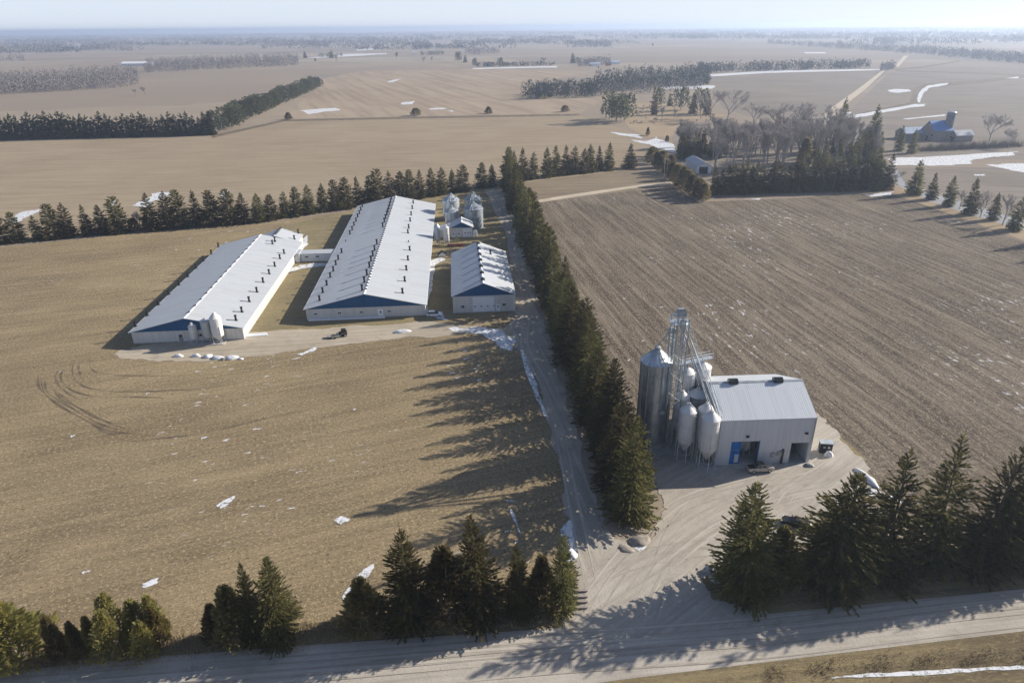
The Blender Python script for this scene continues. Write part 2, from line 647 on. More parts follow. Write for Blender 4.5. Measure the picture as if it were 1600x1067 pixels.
ROWDIR = math.atan2(-.995, .0985)        # direction of the driveway and of the right field's furrows
M['stubble'] = field_mat('corn_stubble', (.192, .147, .094), (.252, .195, .116), (.40, .318, .188), (.075, .056, .038), R(20), 1.6, .22, 1.0, 1.0, 1.0, 0, .645, .8, .75)
M['furrow'] = field_mat('furrowed_field', (.116, .093, .072), (.142, .116, .090), (.30, .25, .185), (.045, .036, .029), R(-80), 1.7, .5, 1.0, .7, 1.15, 31, .63, 1.0, .6)
M['back_field'] = field_mat('brown_field', (.265, .207, .142), (.30, .242, .168), (.345, .285, .195), (.20, .155, .105), R(4), 2.4, .5, .4, .0, .7, 57)
M['strip_field'] = field_mat('contour_field', (.285, .218, .155), (.315, .25, .18), (.37, .30, .215), (.215, .165, .118), R(-70), 12, .6, .25, .25, .5, 83, .66)
M['lane_field'] = field_mat('small_brown_field', (.205, .16, .112), (.225, .18, .127), (.30, .245, .165), (.09, .072, .052), R(4), 1.5, .4, .55, .0, 1.0, 12)
M['grey_field'] = field_mat('grey_field', (.20, .168, .138), (.23, .195, .16), (.25, .215, .17), (.125, .11, .09), R(-10), 5, .4, .3, .0, .6, 40)
M['grass'] = field_mat('winter_grass', (.235, .19, .105), (.195, .165, .10), (.33, .265, .14), (.12, .098, .06), R(4), 1.0, .3, .6, .5, 1.0, 91, .66)
M['verge'] = field_mat('verge_grass', (.17, .135, .085), (.21, .165, .095), (.31, .25, .13), (.085, .066, .045), R(7), .8, .35, .65, .0, 1.2, 19)
M['ochre_grass'] = field_mat('ochre_lawn', (.29, .22, .145), (.33, .255, .165), (.37, .29, .19), (.2, .15, .1), R(4), 2.0, .3, .3, .0, 1.0, 66)


def gravel(name, a, b2, rot, seed):
    m, t, n, b = nt(name)
    c0 = coords(t)
    mp = t.nodes.new('ShaderNodeMapping')
    mp.inputs['Location'].default_value = (seed, seed, 0)
    t.links.new(c0, mp.inputs['Vector'])
    c = mp.outputs[0]
    col = mix(t, remap(t, noise(t, c, .09, 5, .65), .38, .66), a, b2)
    st = noise(t, mapping(t, c, rot, (.05, 1.1, 1)), 1.0, 4, .65)
    col = mix(t, mul(t, remap(t, st, .5, .68), .5), col, tuple(q * .66 for q in a))
    col = mix(t, mul(t, remap(t, st, .48, .3), .4), col, tuple(min(.62, q * 1.22) for q in b2))
    wet = remap(t, noise(t, c, .16, 5, .7), .54, .68)
    col = mix(t, mul(t, wet, .45), col, tuple(q * .6 for q in a))
    gr = noise(t, c, 2.2, 5, .75)
    col = mix(t, mul(t, remap(t, gr, .54, .7), .45), col, tuple(q * .62 for q in a))
    t.links.new(col, b.inputs['Base Color'])
    b.inputs['Roughness'].default_value = 1
    b.inputs['Specular IOR Level'].default_value = .08
    bump(t, b, mul(t, gr, st, 'ADD'), .4, .15)
    return m


M['road'] = gravel('road_gravel', (.37, .335, .285), (.45, .41, .355), R(6.5), 3)
M['drive'] = gravel('drive_gravel', (.34, .30, .245), (.41, .37, .31), R(-80), 9)
M['yard'] = gravel('yard_gravel', (.35, .315, .265), (.425, .385, .33), R(38), 21)
M['lane'] = gravel('lane_gravel', (.35, .30, .23), (.425, .37, .29), R(5), 14)
M['farm_track'] = gravel('track_gravel', (.43, .36, .27), (.50, .43, .34), R(8), 5)
M['paved'] = gravel('paved_road', (.27, .275, .285), (.33, .335, .345), R(-40), 2)

sheet('field_far_left', [[(-400, 400), (0, 383), (200, 363), (400, 345), (560, 326), (775, 291), (835, 284), (985, 268), (1020, 240), (985, 205), (900, 180), (640, 183), (445, 187), (330, 213), (-400, 232)]], .02, 'back_field')
sheet('field_contour_strips', [[(440, 186), (640, 182), (905, 178), (955, 150), (815, 154), (830, 130), (930, 112), (760, 108), (560, 112), (502, 124), (495, 140), (460, 168)]], .024, 'strip_field')
sheet('field_stubble', [[(-300, 1072), (0, 1030), (300, 997), (600, 968), (880, 935), (905, 905), (905, 845), (885, 770), (865, 690), (845, 610), (815, 560), (790, 480), (770, 296), (560, 330), (400, 350), (200, 366), (0, 387), (-400, 405)]], .028, 'stubble')
sheet('field_furrowed', [[(815, 340), (830, 318), (1055, 290), (1090, 316), (1240, 310), (1385, 301), (1480, 333), (1620, 384), (2600, 690), (2600, 765), (1600, 890), (1345, 770), (1330, 700), (1270, 655), (1255, 640), (1040, 640), (1005, 700), (930, 720), (880, 560)]], .028, 'furrow')
sheet('field_by_track', [[(800, 312), (835, 318), (1055, 289), (1000, 264), (830, 284), (790, 292)]], .032, 'lane_field')
sheet('field_grey', [[(1108, 137), (1110, 118), (1360, 107), (1392, 109), (1280, 196), (1180, 185), (1130, 170)], [(1300, 200), (1395, 108), (1440, 104), (1620, 106), (1900, 120), (1900, 262), (1600, 250), (1390, 248)], [(1395, 262), (1600, 262), (1950, 300), (1950, 420), (1600, 345), (1410, 282)]], .026, 'grey_field')
sheet('farmyard_grass', [[(200, 545), (190, 520), (340, 382), (480, 345), (660, 306), (782, 291), (800, 400), (815, 480), (660, 506), (480, 518)]], .036, 'grass')
sheet('cemetery_lawn', [[(974, 163), (1030, 159), (1065, 170), (1140, 180), (1085, 192), (1056, 206), (1048, 214), (1015, 216), (985, 202), (976, 190)]], .04, 'ochre_grass')
sheet('road_verge', [[(-300, 1085), (-300, 1062), (0, 1022), (300, 990), (600, 962), (880, 930), (960, 900), (1100, 880), (1250, 860), (1450, 860), (1640, 850), (2600, 740), (2600, 822), (1600, 930), (1200, 968), (950, 985), (480, 1012), (0, 1056)],
                     [(800, 1090), (1000, 1055), (1200, 1032), (1400, 1008), (1600, 984), (2600, 860), (2600, 1100), (800, 1160)]], .04, 'verge')
sheet('mill_grass', [[(1268, 650), (1300, 672), (1352, 716), (1345, 725), (1290, 676), (1262, 655)], [(1268, 660), (1278, 664), (1290, 700), (1266, 720)], [(1290, 905), (1260, 850), (1320, 840), (1640, 838), (1640, 880), (1300, 900)]], .05, 'grass')
sheet('yellow_verge', [[(1380, 290), (1405, 288), (1480, 318), (1620, 366), (1800, 425), (1800, 437), (1600, 376), (1480, 334), (1400, 304)]], .05, 'ochre_grass')

sheet('gravel_road', [[(-300, 1084), (0, 1050), (240, 1026), (480, 1008), (700, 993), (950, 976), (1200, 959), (1400, 940), (1600, 920), (2600, 813), (2600, 862), (1600, 986), (1400, 1010), (1200, 1034), (1000, 1058), (850, 1078), (400, 1135), (-300, 1220)]], .06, 'road')
sheet('driveway', [[(880, 990), (906, 945), (906, 900), (892, 850), (878, 780), (864, 700), (848, 625), (828, 572), (800, 540), (780, 520), (806, 500), (806, 470), (798, 420), (788, 360), (768, 320), (755, 297), (785, 291), (800, 330), (815, 380), (828, 430), (842, 490), (864, 560), (886, 640), (907, 710), (932, 780), (957, 838), (985, 858), (1000, 900), (1040, 985)]], .064, 'drive', jag=-.9)
sheet('gravel_yard', [[(945, 845), (985, 856), (1015, 846), (1036, 800), (1026, 760), (1000, 715), (1004, 680), (1060, 684), (1265, 690), (1264, 648), (1276, 646), (1300, 668), (1348, 716), (1362, 760), (1330, 800), (1265, 850), (1215, 872), (1108, 884), (1092, 905), (1110, 932), (1190, 952), (1225, 985), (900, 1000), (905, 950)]], .068, 'yard', jag=-.9)
sheet('farm_lane', [[(800, 512), (660, 502), (560, 508), (480, 515), (380, 521), (300, 532), (240, 538), (205, 545), (178, 553), (188, 560), (235, 564), (300, 565), (400, 557), (520, 541), (640, 526), (740, 520), (800, 536)]], .07, 'lane', jag=-.9)
sheet('farm_track', [[(832, 314), (900, 303), (1000, 289), (1055, 284), (1056, 288), (1000, 293), (905, 307), (834, 318)]], .06, 'farm_track')
sheet('paved_road', [[(1386, 262), (1400, 262), (1412, 284), (1460, 303), (1540, 327), (1620, 351), (1800, 402), (1800, 416), (1600, 360), (1520, 337), (1450, 314), (1402, 290)]], .06, 'paved')
sheet('dirt_road', [[(1266, 200), (1300, 168), (1340, 140), (1378, 111), (1383, 111), (1352, 140), (1320, 165), (1284, 197)], [(1398, 104), (1412, 88), (1420, 87), (1415, 92), (1404, 105)]], .1, 'farm_track')
sheet('grove_floor', [[(1060, 250), (1050, 215), (1080, 195), (1250, 190), (1330, 205), (1390, 245), (1390, 285), (1110, 285)]], .03, 'grey_field')
sheet('concrete_apron', [[(1005, 690), (1062, 692), (1118, 712), (1122, 727), (1130, 739), (1098, 742), (1060, 712), (1010, 706)], [(1130, 726), (1185, 725), (1186, 731), (1128, 733)], [(1222, 724), (1268, 722), (1270, 728), (1224, 730)]], .085, 'concrete')

M['track'] = soft_mat('packed_wheel_ruts', (.29, .255, .21), (.36, .32, .27), .5, 1.0)
M['track_pale'] = soft_mat('pale_wheel_ruts', (.40, .36, .305), (.455, .415, .355), .5, 1.0)
M['track_field'] = soft_mat('muddy_wheel_ruts', (.07, .054, .036), (.185, .142, .088), .2, 1.0)


def ruts(name, lines, width, z, m, gap=0.0, reps=1, spread=0.0, label=None):
    mb = MB()
    r = random.Random(hash(name) % 1000 if False else len(name))
    k = 0
    for ln in lines:
        P = [G(*p) for p in ln]
        for q in range(reps):
            o = (r.random() - .5) * 2 * spread
            for s in ((-gap / 2, gap / 2) if gap else (0,)):
                ph = r.random() * 6
                ribbon(mb, P, lambda f, ph=ph: width * max(.05, (.55 + .45 * math.sin(f * 17 + ph)) * min(1, f * 8, (1 - f) * 8)), z + k * .0015, o + s)
                k = (k + 1) % 12
    o = mb.build(name, m)
    return tag(o, label, None, None, 'structure')


YL = [[(930, 960), (960, 910), (1010, 850), (1080, 790), (1180, 762), (1270, 742), (1310, 712)],
      [(1000, 975), (1030, 900), (1080, 840), (1150, 800), (1240, 770), (1300, 760)],
      [(920, 940), (960, 900), (1020, 880), (1090, 868), (1160, 862)],
      [(1020, 880), (1040, 830), (1080, 780), (1160, 752), (1230, 738)],
      [(1050, 900), (1110, 850), (1190, 830), (1230, 800), (1250, 770)],
      [(905, 970), (930, 930), (985, 880), (1040, 820)]]
ruts('wheel_ruts', YL, .30, .074, 'track', 1.7, 2, 2.6)
ruts('pale_wheel_ruts', YL[:2] + YL[4:5], .34, .096, 'track_pale', 1.7, 1, 2.0)
ruts('driveway_ruts', [[(930, 950), (912, 860), (893, 770), (873, 670), (850, 600), (820, 540), (822, 480), (810, 400), (785, 310)]], .5, .09, 'track_pale', 1.8, 1, 0)
ruts('road_ruts', [[(-200, 1100), (200, 1062), (600, 1030), (900, 1008), (1200, 985), (1500, 952), (1800, 920)]], .45, .09, 'track_pale', 1.9, 3, 1.6)
ruts('road_edge_ruts', [[(-200, 1110), (200, 1078), (600, 1046), (900, 1020), (1200, 998), (1500, 962), (1800, 930)]], .35, .11, 'track', 2.2, 3, 2.6)
ruts('field_ruts', [[(140, 563), (142, 575), (152, 582), (175, 585), (200, 587), (270, 587), (345, 585)], [(115, 565), (113, 580), (117, 592), (132, 604), (155, 609), (182, 612), (245, 611), (320, 607), (372, 597)],
                    [(100, 573), (95, 587), (100, 600), (115, 611), (145, 619), (195, 620), (262, 622)], [(90, 578), (87, 590), (92, 602), (107, 615), (132, 629)], [(124, 568), (123, 578), (128, 588)],
                    [(60, 585), (60, 602), (67, 612), (82, 625), (107, 642), (140, 660), (170, 677), (208, 675)], [(70, 593), (74, 612), (95, 627), (125, 645), (155, 662), (188, 672)], [(80, 603), (95, 622), (127, 640), (160, 657), (198, 670)],
                    [(64, 596), (72, 617), (100, 638), (135, 656), (168, 672), (255, 682)], [(200, 690), (320, 676), (470, 640)], [(90, 612), (112, 630), (145, 648), (180, 664)]], .65, .05, 'track_field')

# dark drainage lines
sheet('ditch', [[(330, 212), (445, 187), (640, 183), (905, 178), (905, 181), (640, 186), (445, 190), (332, 216)],
                [(1395, 108), (1440, 104), (1500, 95), (1500, 97), (1440, 107), (1395, 110)], [(1400, 110), (1500, 113), (1600, 117), (1700, 120), (1700, 122), (1600, 119), (1500, 115), (1400, 112)],
                [(1420, 163), (1428, 138), (1446, 131), (1520, 126), (1570, 121), (1600, 117), (1600, 121.5), (1530, 131), (1450, 137), (1442, 143), (1435, 163)],
                [(1420, 161), (1428, 162), (1390, 170), (1330, 182), (1330, 180), (1390, 167)]], .05, 'track_field')

SN = [[(700, 513), (725, 515), (760, 511), (785, 518), (806, 533), (803, 548), (782, 545), (762, 529), (735, 519), (705, 517)],
      [(813, 545), (824, 568), (840, 608), (852, 640), (856, 655), (850, 650), (836, 618), (820, 578)],
      [(880, 822), (892, 813), (896, 838), (902, 868), (888, 880), (880, 850)],
      [(536, 942), (536, 930), (560, 898), (586, 879), (584, 888), (566, 912), (545, 938)],
      [(664, 490), (668, 440), (672, 408), (690, 403), (697, 406), (680, 414), (675, 450), (670, 492)],
      [(443, 430), (455, 419), (485, 412), (516, 411), (512, 417), (480, 419), (460, 424)],
      [(458, 402), (472, 380), (480, 368), (482, 382), (466, 400)],
      [(462, 554), (496, 540), (492, 548), (470, 557)],
      [(338, 790), (372, 772), (360, 786), (345, 795)], [(222, 912), (252, 902), (246, 912), (228, 918)], [(522, 812), (538, 806), (548, 812), (532, 820)],
      [(1386, 249), (1440, 246), (1592, 237), (1585, 243), (1520, 250), (1512, 257), (1440, 259), (1396, 260)],
      [(1540, 258), (1600, 256), (1720, 262), (1720, 284), (1600, 270)], [(1522, 273), (1542, 272), (1540, 275), (1524, 275)],
      [(1104, 117), (1200, 111), (1382, 108), (1382, 110), (1200, 114.5), (1108, 120)],
      [(1030, 136), (1116, 134), (1113, 139), (1036, 139.5)],
      [(953, 207), (1000, 211), (1004, 217), (985, 214)], [(985, 219), (1010, 221), (1025, 214), (1052, 226), (1060, 240), (1038, 234), (1015, 226)],
      [(470, 173), (526, 169), (530, 173), (480, 179)], [(628, 161), (649, 158), (645, 163), (629, 164)], [(607, 127), (626, 123), (620, 127), (605, 130)], [(670, 170), (695, 169), (694, 171), (672, 172)], [(698, 174), (708, 173), (708, 175)],
      [(738, 107), (800, 105), (870, 103.5), (870, 105.5), (740, 108.5)], [(480, 91), (540, 85), (605, 83.5), (605, 85), (500, 91)],
      [(555, 78), (580, 76), (585, 78), (560, 80)], [(800, 106), (870, 104), (870, 106)], [(640, 84), (648, 84), (645, 86)],
      [(1387, 142), (1398, 139.5), (1420, 140), (1423, 143.5), (1405, 145.5), (1390, 144.5)],
      [(1316, 183), (1380, 172), (1430, 163), (1448, 163), (1446, 166), (1400, 173), (1330, 185)],
      [(1434, 160), (1440, 140), (1450, 134), (1482, 130), (1480, 133), (1452, 138), (1444, 144), (1438, 161)],
      [(1318, 174), (1330, 176), (1322, 181), (1314, 180)], [(1410, 186), (1476, 179), (1474, 182), (1420, 187)],
      [(1255, 82), (1290, 82), (1290, 84), (1258, 84)], [(1570, 123), (1590, 120), (1590, 123)],
      [(8, 347), (28, 334), (62, 327), (52, 335), (24, 350)], [(205, 322), (235, 303), (266, 300), (250, 312), (225, 325)], [(343, 304), (358, 296), (352, 312)], [(168, 322), (182, 312), (180, 322)],
      [(1352, 305), (1396, 300), (1392, 305), (1362, 308)], [(1160, 312), (1190, 310), (1185, 313)],
      [(1330, 764), (1350, 760), (1400, 776), (1412, 786), (1390, 784), (1350, 772)],
      [(1290, 1060), (1350, 1053), (1420, 1049), (1500, 1045), (1600, 1040), (1720, 1030), (1720, 1037), (1600, 1046), (1500, 1051), (1400, 1057)],
      [(990, 858), (1003, 850), (1012, 852), (1000, 862)], [(800, 795), (806, 812), (815, 836), (811, 834), (803, 814), (797, 800)],
      [(700, 500), (690, 488), (672, 488), (668, 496), (684, 499)]]
for q in range(46):        # small scattered flecks on the stubble and along the fences
    x, y = rng.choice([(rng.uniform(40, 620), rng.uniform(560, 930)), (rng.uniform(230, 420), rng.uniform(355, 395)), (rng.uniform(960, 1240), rng.uniform(450, 620)), (rng.uniform(780, 900), rng.uniform(780, 850)), (rng.uniform(700, 790), rng.uniform(540, 600))])
    g = (y - 300) / 500
    w, h = rng.uniform(3, 10) * (.5 + g), rng.uniform(.6, 1.7) * (.5 + g)
    SN.append([(x, y), (x + w * .3, y - h), (x + w * .5, y - h * .7), (x + w, y - h * 1.5), (x + w * .8, y - h * .3), (x + w * .4, y + h * .2), (x + w * .2, y + h)])
sheet('snow', SN, .105, 'patchy_snow', 'stuff', 'thin melting snow patches lying on fields and verges', 'snow', jag=-1.6)
# ------------------------------------------------------------------ trees
def mesh_np(name, V, F4, F3, mats, m4=0, m3=0, extra=None):
    vs = V.tolist()
    fs = [tuple(f) for f in F4.tolist()] + [tuple(f) for f in F3.tolist()]
    me = bpy.data.meshes.new(name)
    me.from_pydata(vs, [], fs)
    for q in mats:
        me.materials.append(M[q])
    return me


def leaves(P, D, Ln, Wd, rs, flat=.5):
    """diamond-shaped sprays: base points P, unit directions D, lengths, widths"""
    n = len(P)
    q = rs.normal(size=(n, 3))
    q[:, 2] *= flat
    q -= D * (q * D).sum(1)[:, None]
    q /= np.linalg.norm(q, axis=1)[:, None] + 1e-9
    mid = P + D * (Ln * .45)[:, None]
    a = mid + q * (Wd * .5)[:, None]
    b = mid - q * (Wd * .5)[:, None]
    tip = P + D * Ln[:, None]
    V = np.stack([P, a, tip, b], 1).reshape(-1, 3)
    F = np.arange(n * 4).reshape(-1, 4)
    return V, F


def unit(v):
    return v / (np.linalg.norm(v, axis=1)[:, None] + 1e-9)


def spruce_crown(seed, nb, ntw, h=20.0, rad=4.6, thin=1.0, tw=.24, tl=.42, ragged=.35, low=.05, power=.85, whorls=0):
    rs = np.random.RandomState(seed)
    t = []
    while len(t) < nb:
        q = rs.rand()
        if rs.rand() < (1 - q) ** .8 * .85 + .15:
            t.append(q)
    t = np.array(t)
    if whorls:
        t = np.clip((np.floor(t * whorls) + .5 + rs.normal(size=nb) * .13) / whorls, 0, .99)
    az = rs.rand(nb) * 2 * math.pi
    z0 = h * (low + (.985 - low) * t)
    prof = (1 - t) ** power * (1 - ragged + ragged * 1.3 * rs.rand(nb)) + .035
    lob = 1 + .16 * np.sin(az * 2 + seed) * np.sin(t * 9 + seed) + .10 * np.sin(az * 3 + 1.7 * seed + t * 14)
    prof *= np.where(t < .09, .72 + 3 * t, 1) * lob
    Lb = rad * prof
    el = np.radians(-16 + 58 * t ** 1.4 + rs.normal(size=nb) * 7)
    n = nb * ntw
    bi = np.repeat(np.arange(nb), ntw)
    s = .12 + .88 * rs.rand(n) ** .75
    ca, sa = np.cos(az[bi]), np.sin(az[bi])
    L2 = Lb[bi]
    rr = L2 * s * np.cos(el[bi])
    zz = z0[bi] + L2 * s * np.sin(el[bi]) - .22 * (1 - t[bi]) * L2 * s ** 2 + .16 * L2 * s ** 4
    P = np.stack([ca * rr, sa * rr, zz], 1)
    side = np.where(rs.rand(n) < .5, -1, 1)
    fw = .55 + .5 * rs.rand(n)
    sd = (.25 + .75 * rs.rand(n)) * side * (1.05 - .6 * s)
    D = np.stack([ca * fw - sa * sd, sa * fw + ca * sd, -.38 + .5 * rs.rand(n) + .35 * t[bi]], 1)
    D = unit(D)
    Ln = tl * (.7 + .8 * rs.rand(n)) * np.clip(.45 + .28 * L2, .4, 1.5)
    Wd = tw * (.6 + .8 * rs.rand(n)) * np.clip(.5 + .2 * L2, .45, 1.3)
    P = P - D * (Ln * .3)[:, None]
    V, F = leaves(P, D, Ln, Wd, rs, .5)
    # leader at the top
    k = 14
    Pz = np.stack([np.zeros(k), np.zeros(k), h * (.94 + .06 * rs.rand(k))], 1)
    Dz = unit(np.stack([rs.normal(size=k) * .5, rs.normal(size=k) * .5, np.ones(k)], 1))
    V2, F2 = leaves(Pz, Dz, np.full(k, .55 * h / 20), np.full(k, .16 * h / 20), rs)
    F2 = F2 + len(V)
    return np.concatenate([V, V2]), np.concatenate([F, F2])


def cedar_crown(seed, n, h=10.0, rad=2.6, size=.5, power=.55, base=.1, stems=1):
    rs = np.random.RandomState(seed)
    Vs, Fs = [], []
    o = 0
    for k in range(stems):
        hh = h * (1 if k == 0 else .78 + .2 * rs.rand())
        ang = rs.rand() * 6.28
        off = np.array([math.cos(ang), math.sin(ang), 0]) * (0 if stems == 1 else rad * .62)
        rk = rad if stems == 1 else rad * .68
        m_ = n // stems
        t = rs.rand(m_) ** .85
        az = rs.rand(m_) * 6.283
        prof = np.clip((1 - t) ** power, 0, 1) * np.clip((t + .12) / .22, .45, 1)
        lump = 1 + .18 * np.sin(az * 3 + seed + t * 7) + .14 * np.sin(az * 5 - t * 13 + 2 * seed)
        r_ = rk * prof * lump * (.12 + .93 * rs.rand(m_) ** .45)
        P = np.stack([np.cos(az) * r_, np.sin(az) * r_, hh * (base + (.97 - base) * t)], 1) + off
        D = unit(np.stack([np.cos(az) * .75 + rs.normal(size=m_) * .35, np.sin(az) * .75 + rs.normal(size=m_) * .35, .5 + .6 * rs.rand(m_)], 1))
        V, F = leaves(P, D, size * (.6 + .8 * rs.rand(m_)), size * .5 * (.6 + .8 * rs.rand(m_)), rs, 1.0)
        Vs.append(V)
        Fs.append(F + o)
        o += len(V)
    return np.concatenate(Vs), np.concatenate(Fs)


def bare_tree_mesh(seed, h=15.0, depth=5, twigs=8, tw=.05, spread=.55, mats=('bark', 'twig'), trunk=.3):
    r = random.Random(seed)
    mb, tv, tf = MB(), [], []

    def rec(p, d, ln, rad, k):
        q = p + d * ln
        if k > 1 or depth < 4:
            mb.tube(p, q, rad, rad * .68, 4 if k > depth - 2 else 3, caps=False, smooth=False)
        else:
            mb.tube(p, q, max(rad, .02), rad * .6, 3, caps=False, smooth=False)
        if k <= 2:
            for _ in range(twigs):
                s = p.lerp(q, r.random())
                e = Vector((r.gauss(0, 1), r.gauss(0, 1), r.gauss(.35, .7))).normalized()
                e = (d * .6 + e).normalized() * ln * r.uniform(.4, 1.0)
                w = Vector((r.gauss(0, 1), r.gauss(0, 1), r.gauss(0, 1))).normalized() * tw
                i = len(tv)
                tv.extend([s - w, s + w, s + e])
                tf.append((i, i + 1, i + 2))
        if k == 0:
            return
        nb = r.choice((2, 3, 3)) if k < depth else r.choice((3, 4))
        for j in range(nb):
            e = Vector((r.gauss(0, 1), r.gauss(0, 1), r.gauss(0, .5))).normalized()
            nd = (d + e * spread * r.uniform(.7, 1.3) + Vector((0, 0, .12))).normalized()
            rec(q if j < 2 else p.lerp(q, r.uniform(.5, .95)), nd, ln * r.uniform(.62, .86), rad * .62, k - 1)
    rec(Vector((0, 0, -.2)), Vector((r.gauss(0, .04), r.gauss(0, .04), 1)).normalized(), h * trunk, h * .016, depth)
    zmax = max(v[2] for v in mb.v + [tuple(q) for q in tv])
    f = h / zmax
    me = bpy.data.meshes.new('bare_tree')
    o = len(mb.v)
    me.from_pydata([(a * f, b_ * f, c_ * f) for a, b_, c_ in mb.v + [tuple(q) for q in tv]], [], mb.f + [tuple(i + o for i in q) for q in tf])
    me.materials.append(M[mats[0]])
    me.materials.append(M[mats[1]])
    me.polygons.foreach_set('material_index', [0] * len(mb.f) + [1] * len(tf))
    return me


def trunk_mesh(h, r, mat_='bark', lean=0, multi=1, seed=0):
    mb = MB()
    rr = random.Random(seed)
    for k in range(multi):
        a = rr.random() * 6.28
        dx, dy = (0, 0) if multi == 1 else (math.cos(a) * r * 1.6, math.sin(a) * r * 1.6)
        ex, ey = dx * 3, dy * 3
        rad = r if multi == 1 else r * .6
        mb.tube((dx, dy, -.3), (dx + (ex - dx) * .3, dy + (ey - dy) * .3, h * .3), rad, rad * .75, 7)
        mb.tube((dx + (ex - dx) * .3, dy + (ey - dy) * .3, h * .3), (ex, ey, h), rad * .75, rad * .12, 7)
    me = bpy.data.meshes.new('trunk')
    me.from_pydata(mb.v, [], mb.f)
    me.materials.append(M[mat_])
    return me


def crown_mesh(VF, mat_):
    me = bpy.data.meshes.new('crown')
    me.from_pydata(VF[0].tolist(), [], [tuple(f) for f in VF[1].tolist()])
    me.materials.append(M[mat_])
    return me


LIB = {}
# near spruces: about 20 m tall in their own metres
LIB['spruce_near'] = [(crown_mesh(spruce_crown(s, 820, 34, 20, rad, tw=.165, tl=.33, ragged=rg, power=pw, whorls=0 if s % 2 else 34), mm), trunk_mesh(18, .28, 'bark_dark')) for s, rad, rg, pw, mm in
                      ((1, 4.8, .35, .68, 'needle'), (2, 5.2, .42, .62, 'needle'), (3, 4.4, .38, .75, 'needle'), (4, 5.0, .36, .6, 'needle'), (5, 4.6, .5, .72, 'needle'), (6, 5.3, .44, .66, 'needle'))]
LIB['spruce_open'] = [(crown_mesh(spruce_crown(s, 470, 30, 20, rad, tw=.19, tl=.42, ragged=.42, power=pw, whorls=24), 'needle'), trunk_mesh(19.0, .24, 'bark_dark')) for s, rad, pw in ((11, 5.2, .78), (12, 4.8, .85), (13, 5.4, .8))]
LIB['spruce_mid'] = [(crown_mesh(spruce_crown(s, 420, 13, 20, rad, tw=.42, tl=.62, ragged=.4, power=pw), 'needle'), trunk_mesh(19, .3)) for s, rad, pw in
                     ((21, 4.6, .8), (22, 5.0, .75), (23, 4.3, .85), (24, 4.8, .7), (25, 4.6, .62))]
LIB['spruce_row'] = [(crown_mesh(spruce_crown(s, 430, 12, 20, rad, tw=.46, tl=.62, ragged=.34, power=pw, low=.02), 'needle'), trunk_mesh(19, .3)) for s, rad, pw in
                     ((31, 5.6, .6), (32, 6.0, .55), (33, 5.4, .68), (34, 6.2, .5))]
LIB['spruce_far'] = [(crown_mesh(spruce_crown(s, 200, 10, 20, 5.4, tw=.9, tl=1.1, ragged=.35, power=pw), 'needle_blue'), None) for s, pw in ((41, .7), (42, .6), (43, .8))]
LIB['cedar_near'] = [(crown_mesh(cedar_crown(s, 3600, 10, rad, .62, pw, .08, st), mm), trunk_mesh(8.6, .2, 'bark_pale', multi=mu, seed=s)) for s, rad, pw, st, mu, mm in
                     ((51, 2.8, .72, 1, 3, 'cedar'), (52, 3.3, .62, 3, 4, 'cedar'), (53, 2.5, .85, 1, 2, 'cedar_dark'), (54, 4.0, .58, 3, 4, 'cedar'))]
LIB['cedar_mid'] = [(crown_mesh(cedar_crown(s, 1500, 10, rad, .85, pw, .04, 1), 'cedar_dark'), trunk_mesh(8.6, .2, 'bark')) for s, rad, pw in ((61, 2.8, .5), (62, 3.2, .42), (63, 2.5, .6))]
LIB['pine_far'] = [(crown_mesh(cedar_crown(s, 520, 10, 3.2, 1.0, .4, .12, 3), 'needle_blue'), trunk_mesh(8, .25, 'bark')) for s in (71, 72, 73)]
LIB['bare_near'] = [bare_tree_mesh(s, 12, 5, 7, .03) for s in (81, 82, 83)]
LIB['bare_mid'] = [bare_tree_mesh(s, 16, 5, 9, .04, trunk=.2, spread=.36) for s in (91, 92, 93, 94)]
LIB['bare_round'] = [bare_tree_mesh(s, 16, 5, 9, .04, trunk=.24, spread=.72) for s in (101, 102, 103)]
LIB['bare_far'] = [bare_tree_mesh(s, 16, 3, 26, .16, trunk=.36, spread=.5) for s in (95, 96, 97)]


def tree(kind, name, P, h, label, group=None, wide=1.0, cat='tree', r=None, var=None):
    r = r or rng
    lib = LIB[kind]
    L_ = lib[var % len(lib)] if var is not None else r.choice(lib)
    rz = r.random() * 6.283
    if isinstance(L_, tuple):
        base = 20.0 if 'spruce' in kind else 10.0
        s = h / base
        cr, tk = L_
        if tk is None:
            o = bpy.data.objects.new(name, cr)
            COL.objects.link(o)
        else:
            o = bpy.data.objects.new(name, None)
            COL.objects.link(o)
            for nm, me in (('trunk', tk), ('crown', cr)):
                k = bpy.data.objects.new(nm, me)
                COL.objects.link(k)
                k.parent = o
    else:
        base = 12.0 if kind == 'bare_near' else 16.0
        s = h / base
        o = bpy.data.objects.new(name, L_)
        COL.objects.link(o)
    o.location = (P[0], P[1], 0)
    o.rotation_euler = (r.gauss(0, .028), r.gauss(0, .028), rz)
    o.scale = (s * wide, s * wide, s)
    return tag(o, label, cat, group)


# --- windbreak along the driveway, counted from the gravel road
A_, B_ = G(985, 806), G(795, 288)
N_ = 47
for i in range(N_):
    f = i / (N_ - 1)
    f = f ** 1.0
    P = A_.lerp(B_, f) + Vector((rng.gauss(0, .7), rng.gauss(0, .8), 0))
    near = P.y < 190
    hh = rng.uniform(15.5, 21.5) if i else 21.5
    tree('spruce_near' if near else 'spruce_row', 'spruce_tree', P, hh,
         'dark spruce of the dense driveway windbreak, %s counted from the gravel road' % nth(i + 1),
         'spruces of the driveway windbreak', rng.uniform(.98, 1.2) if near else rng.uniform(.8, 1.0), var=i if near else None)

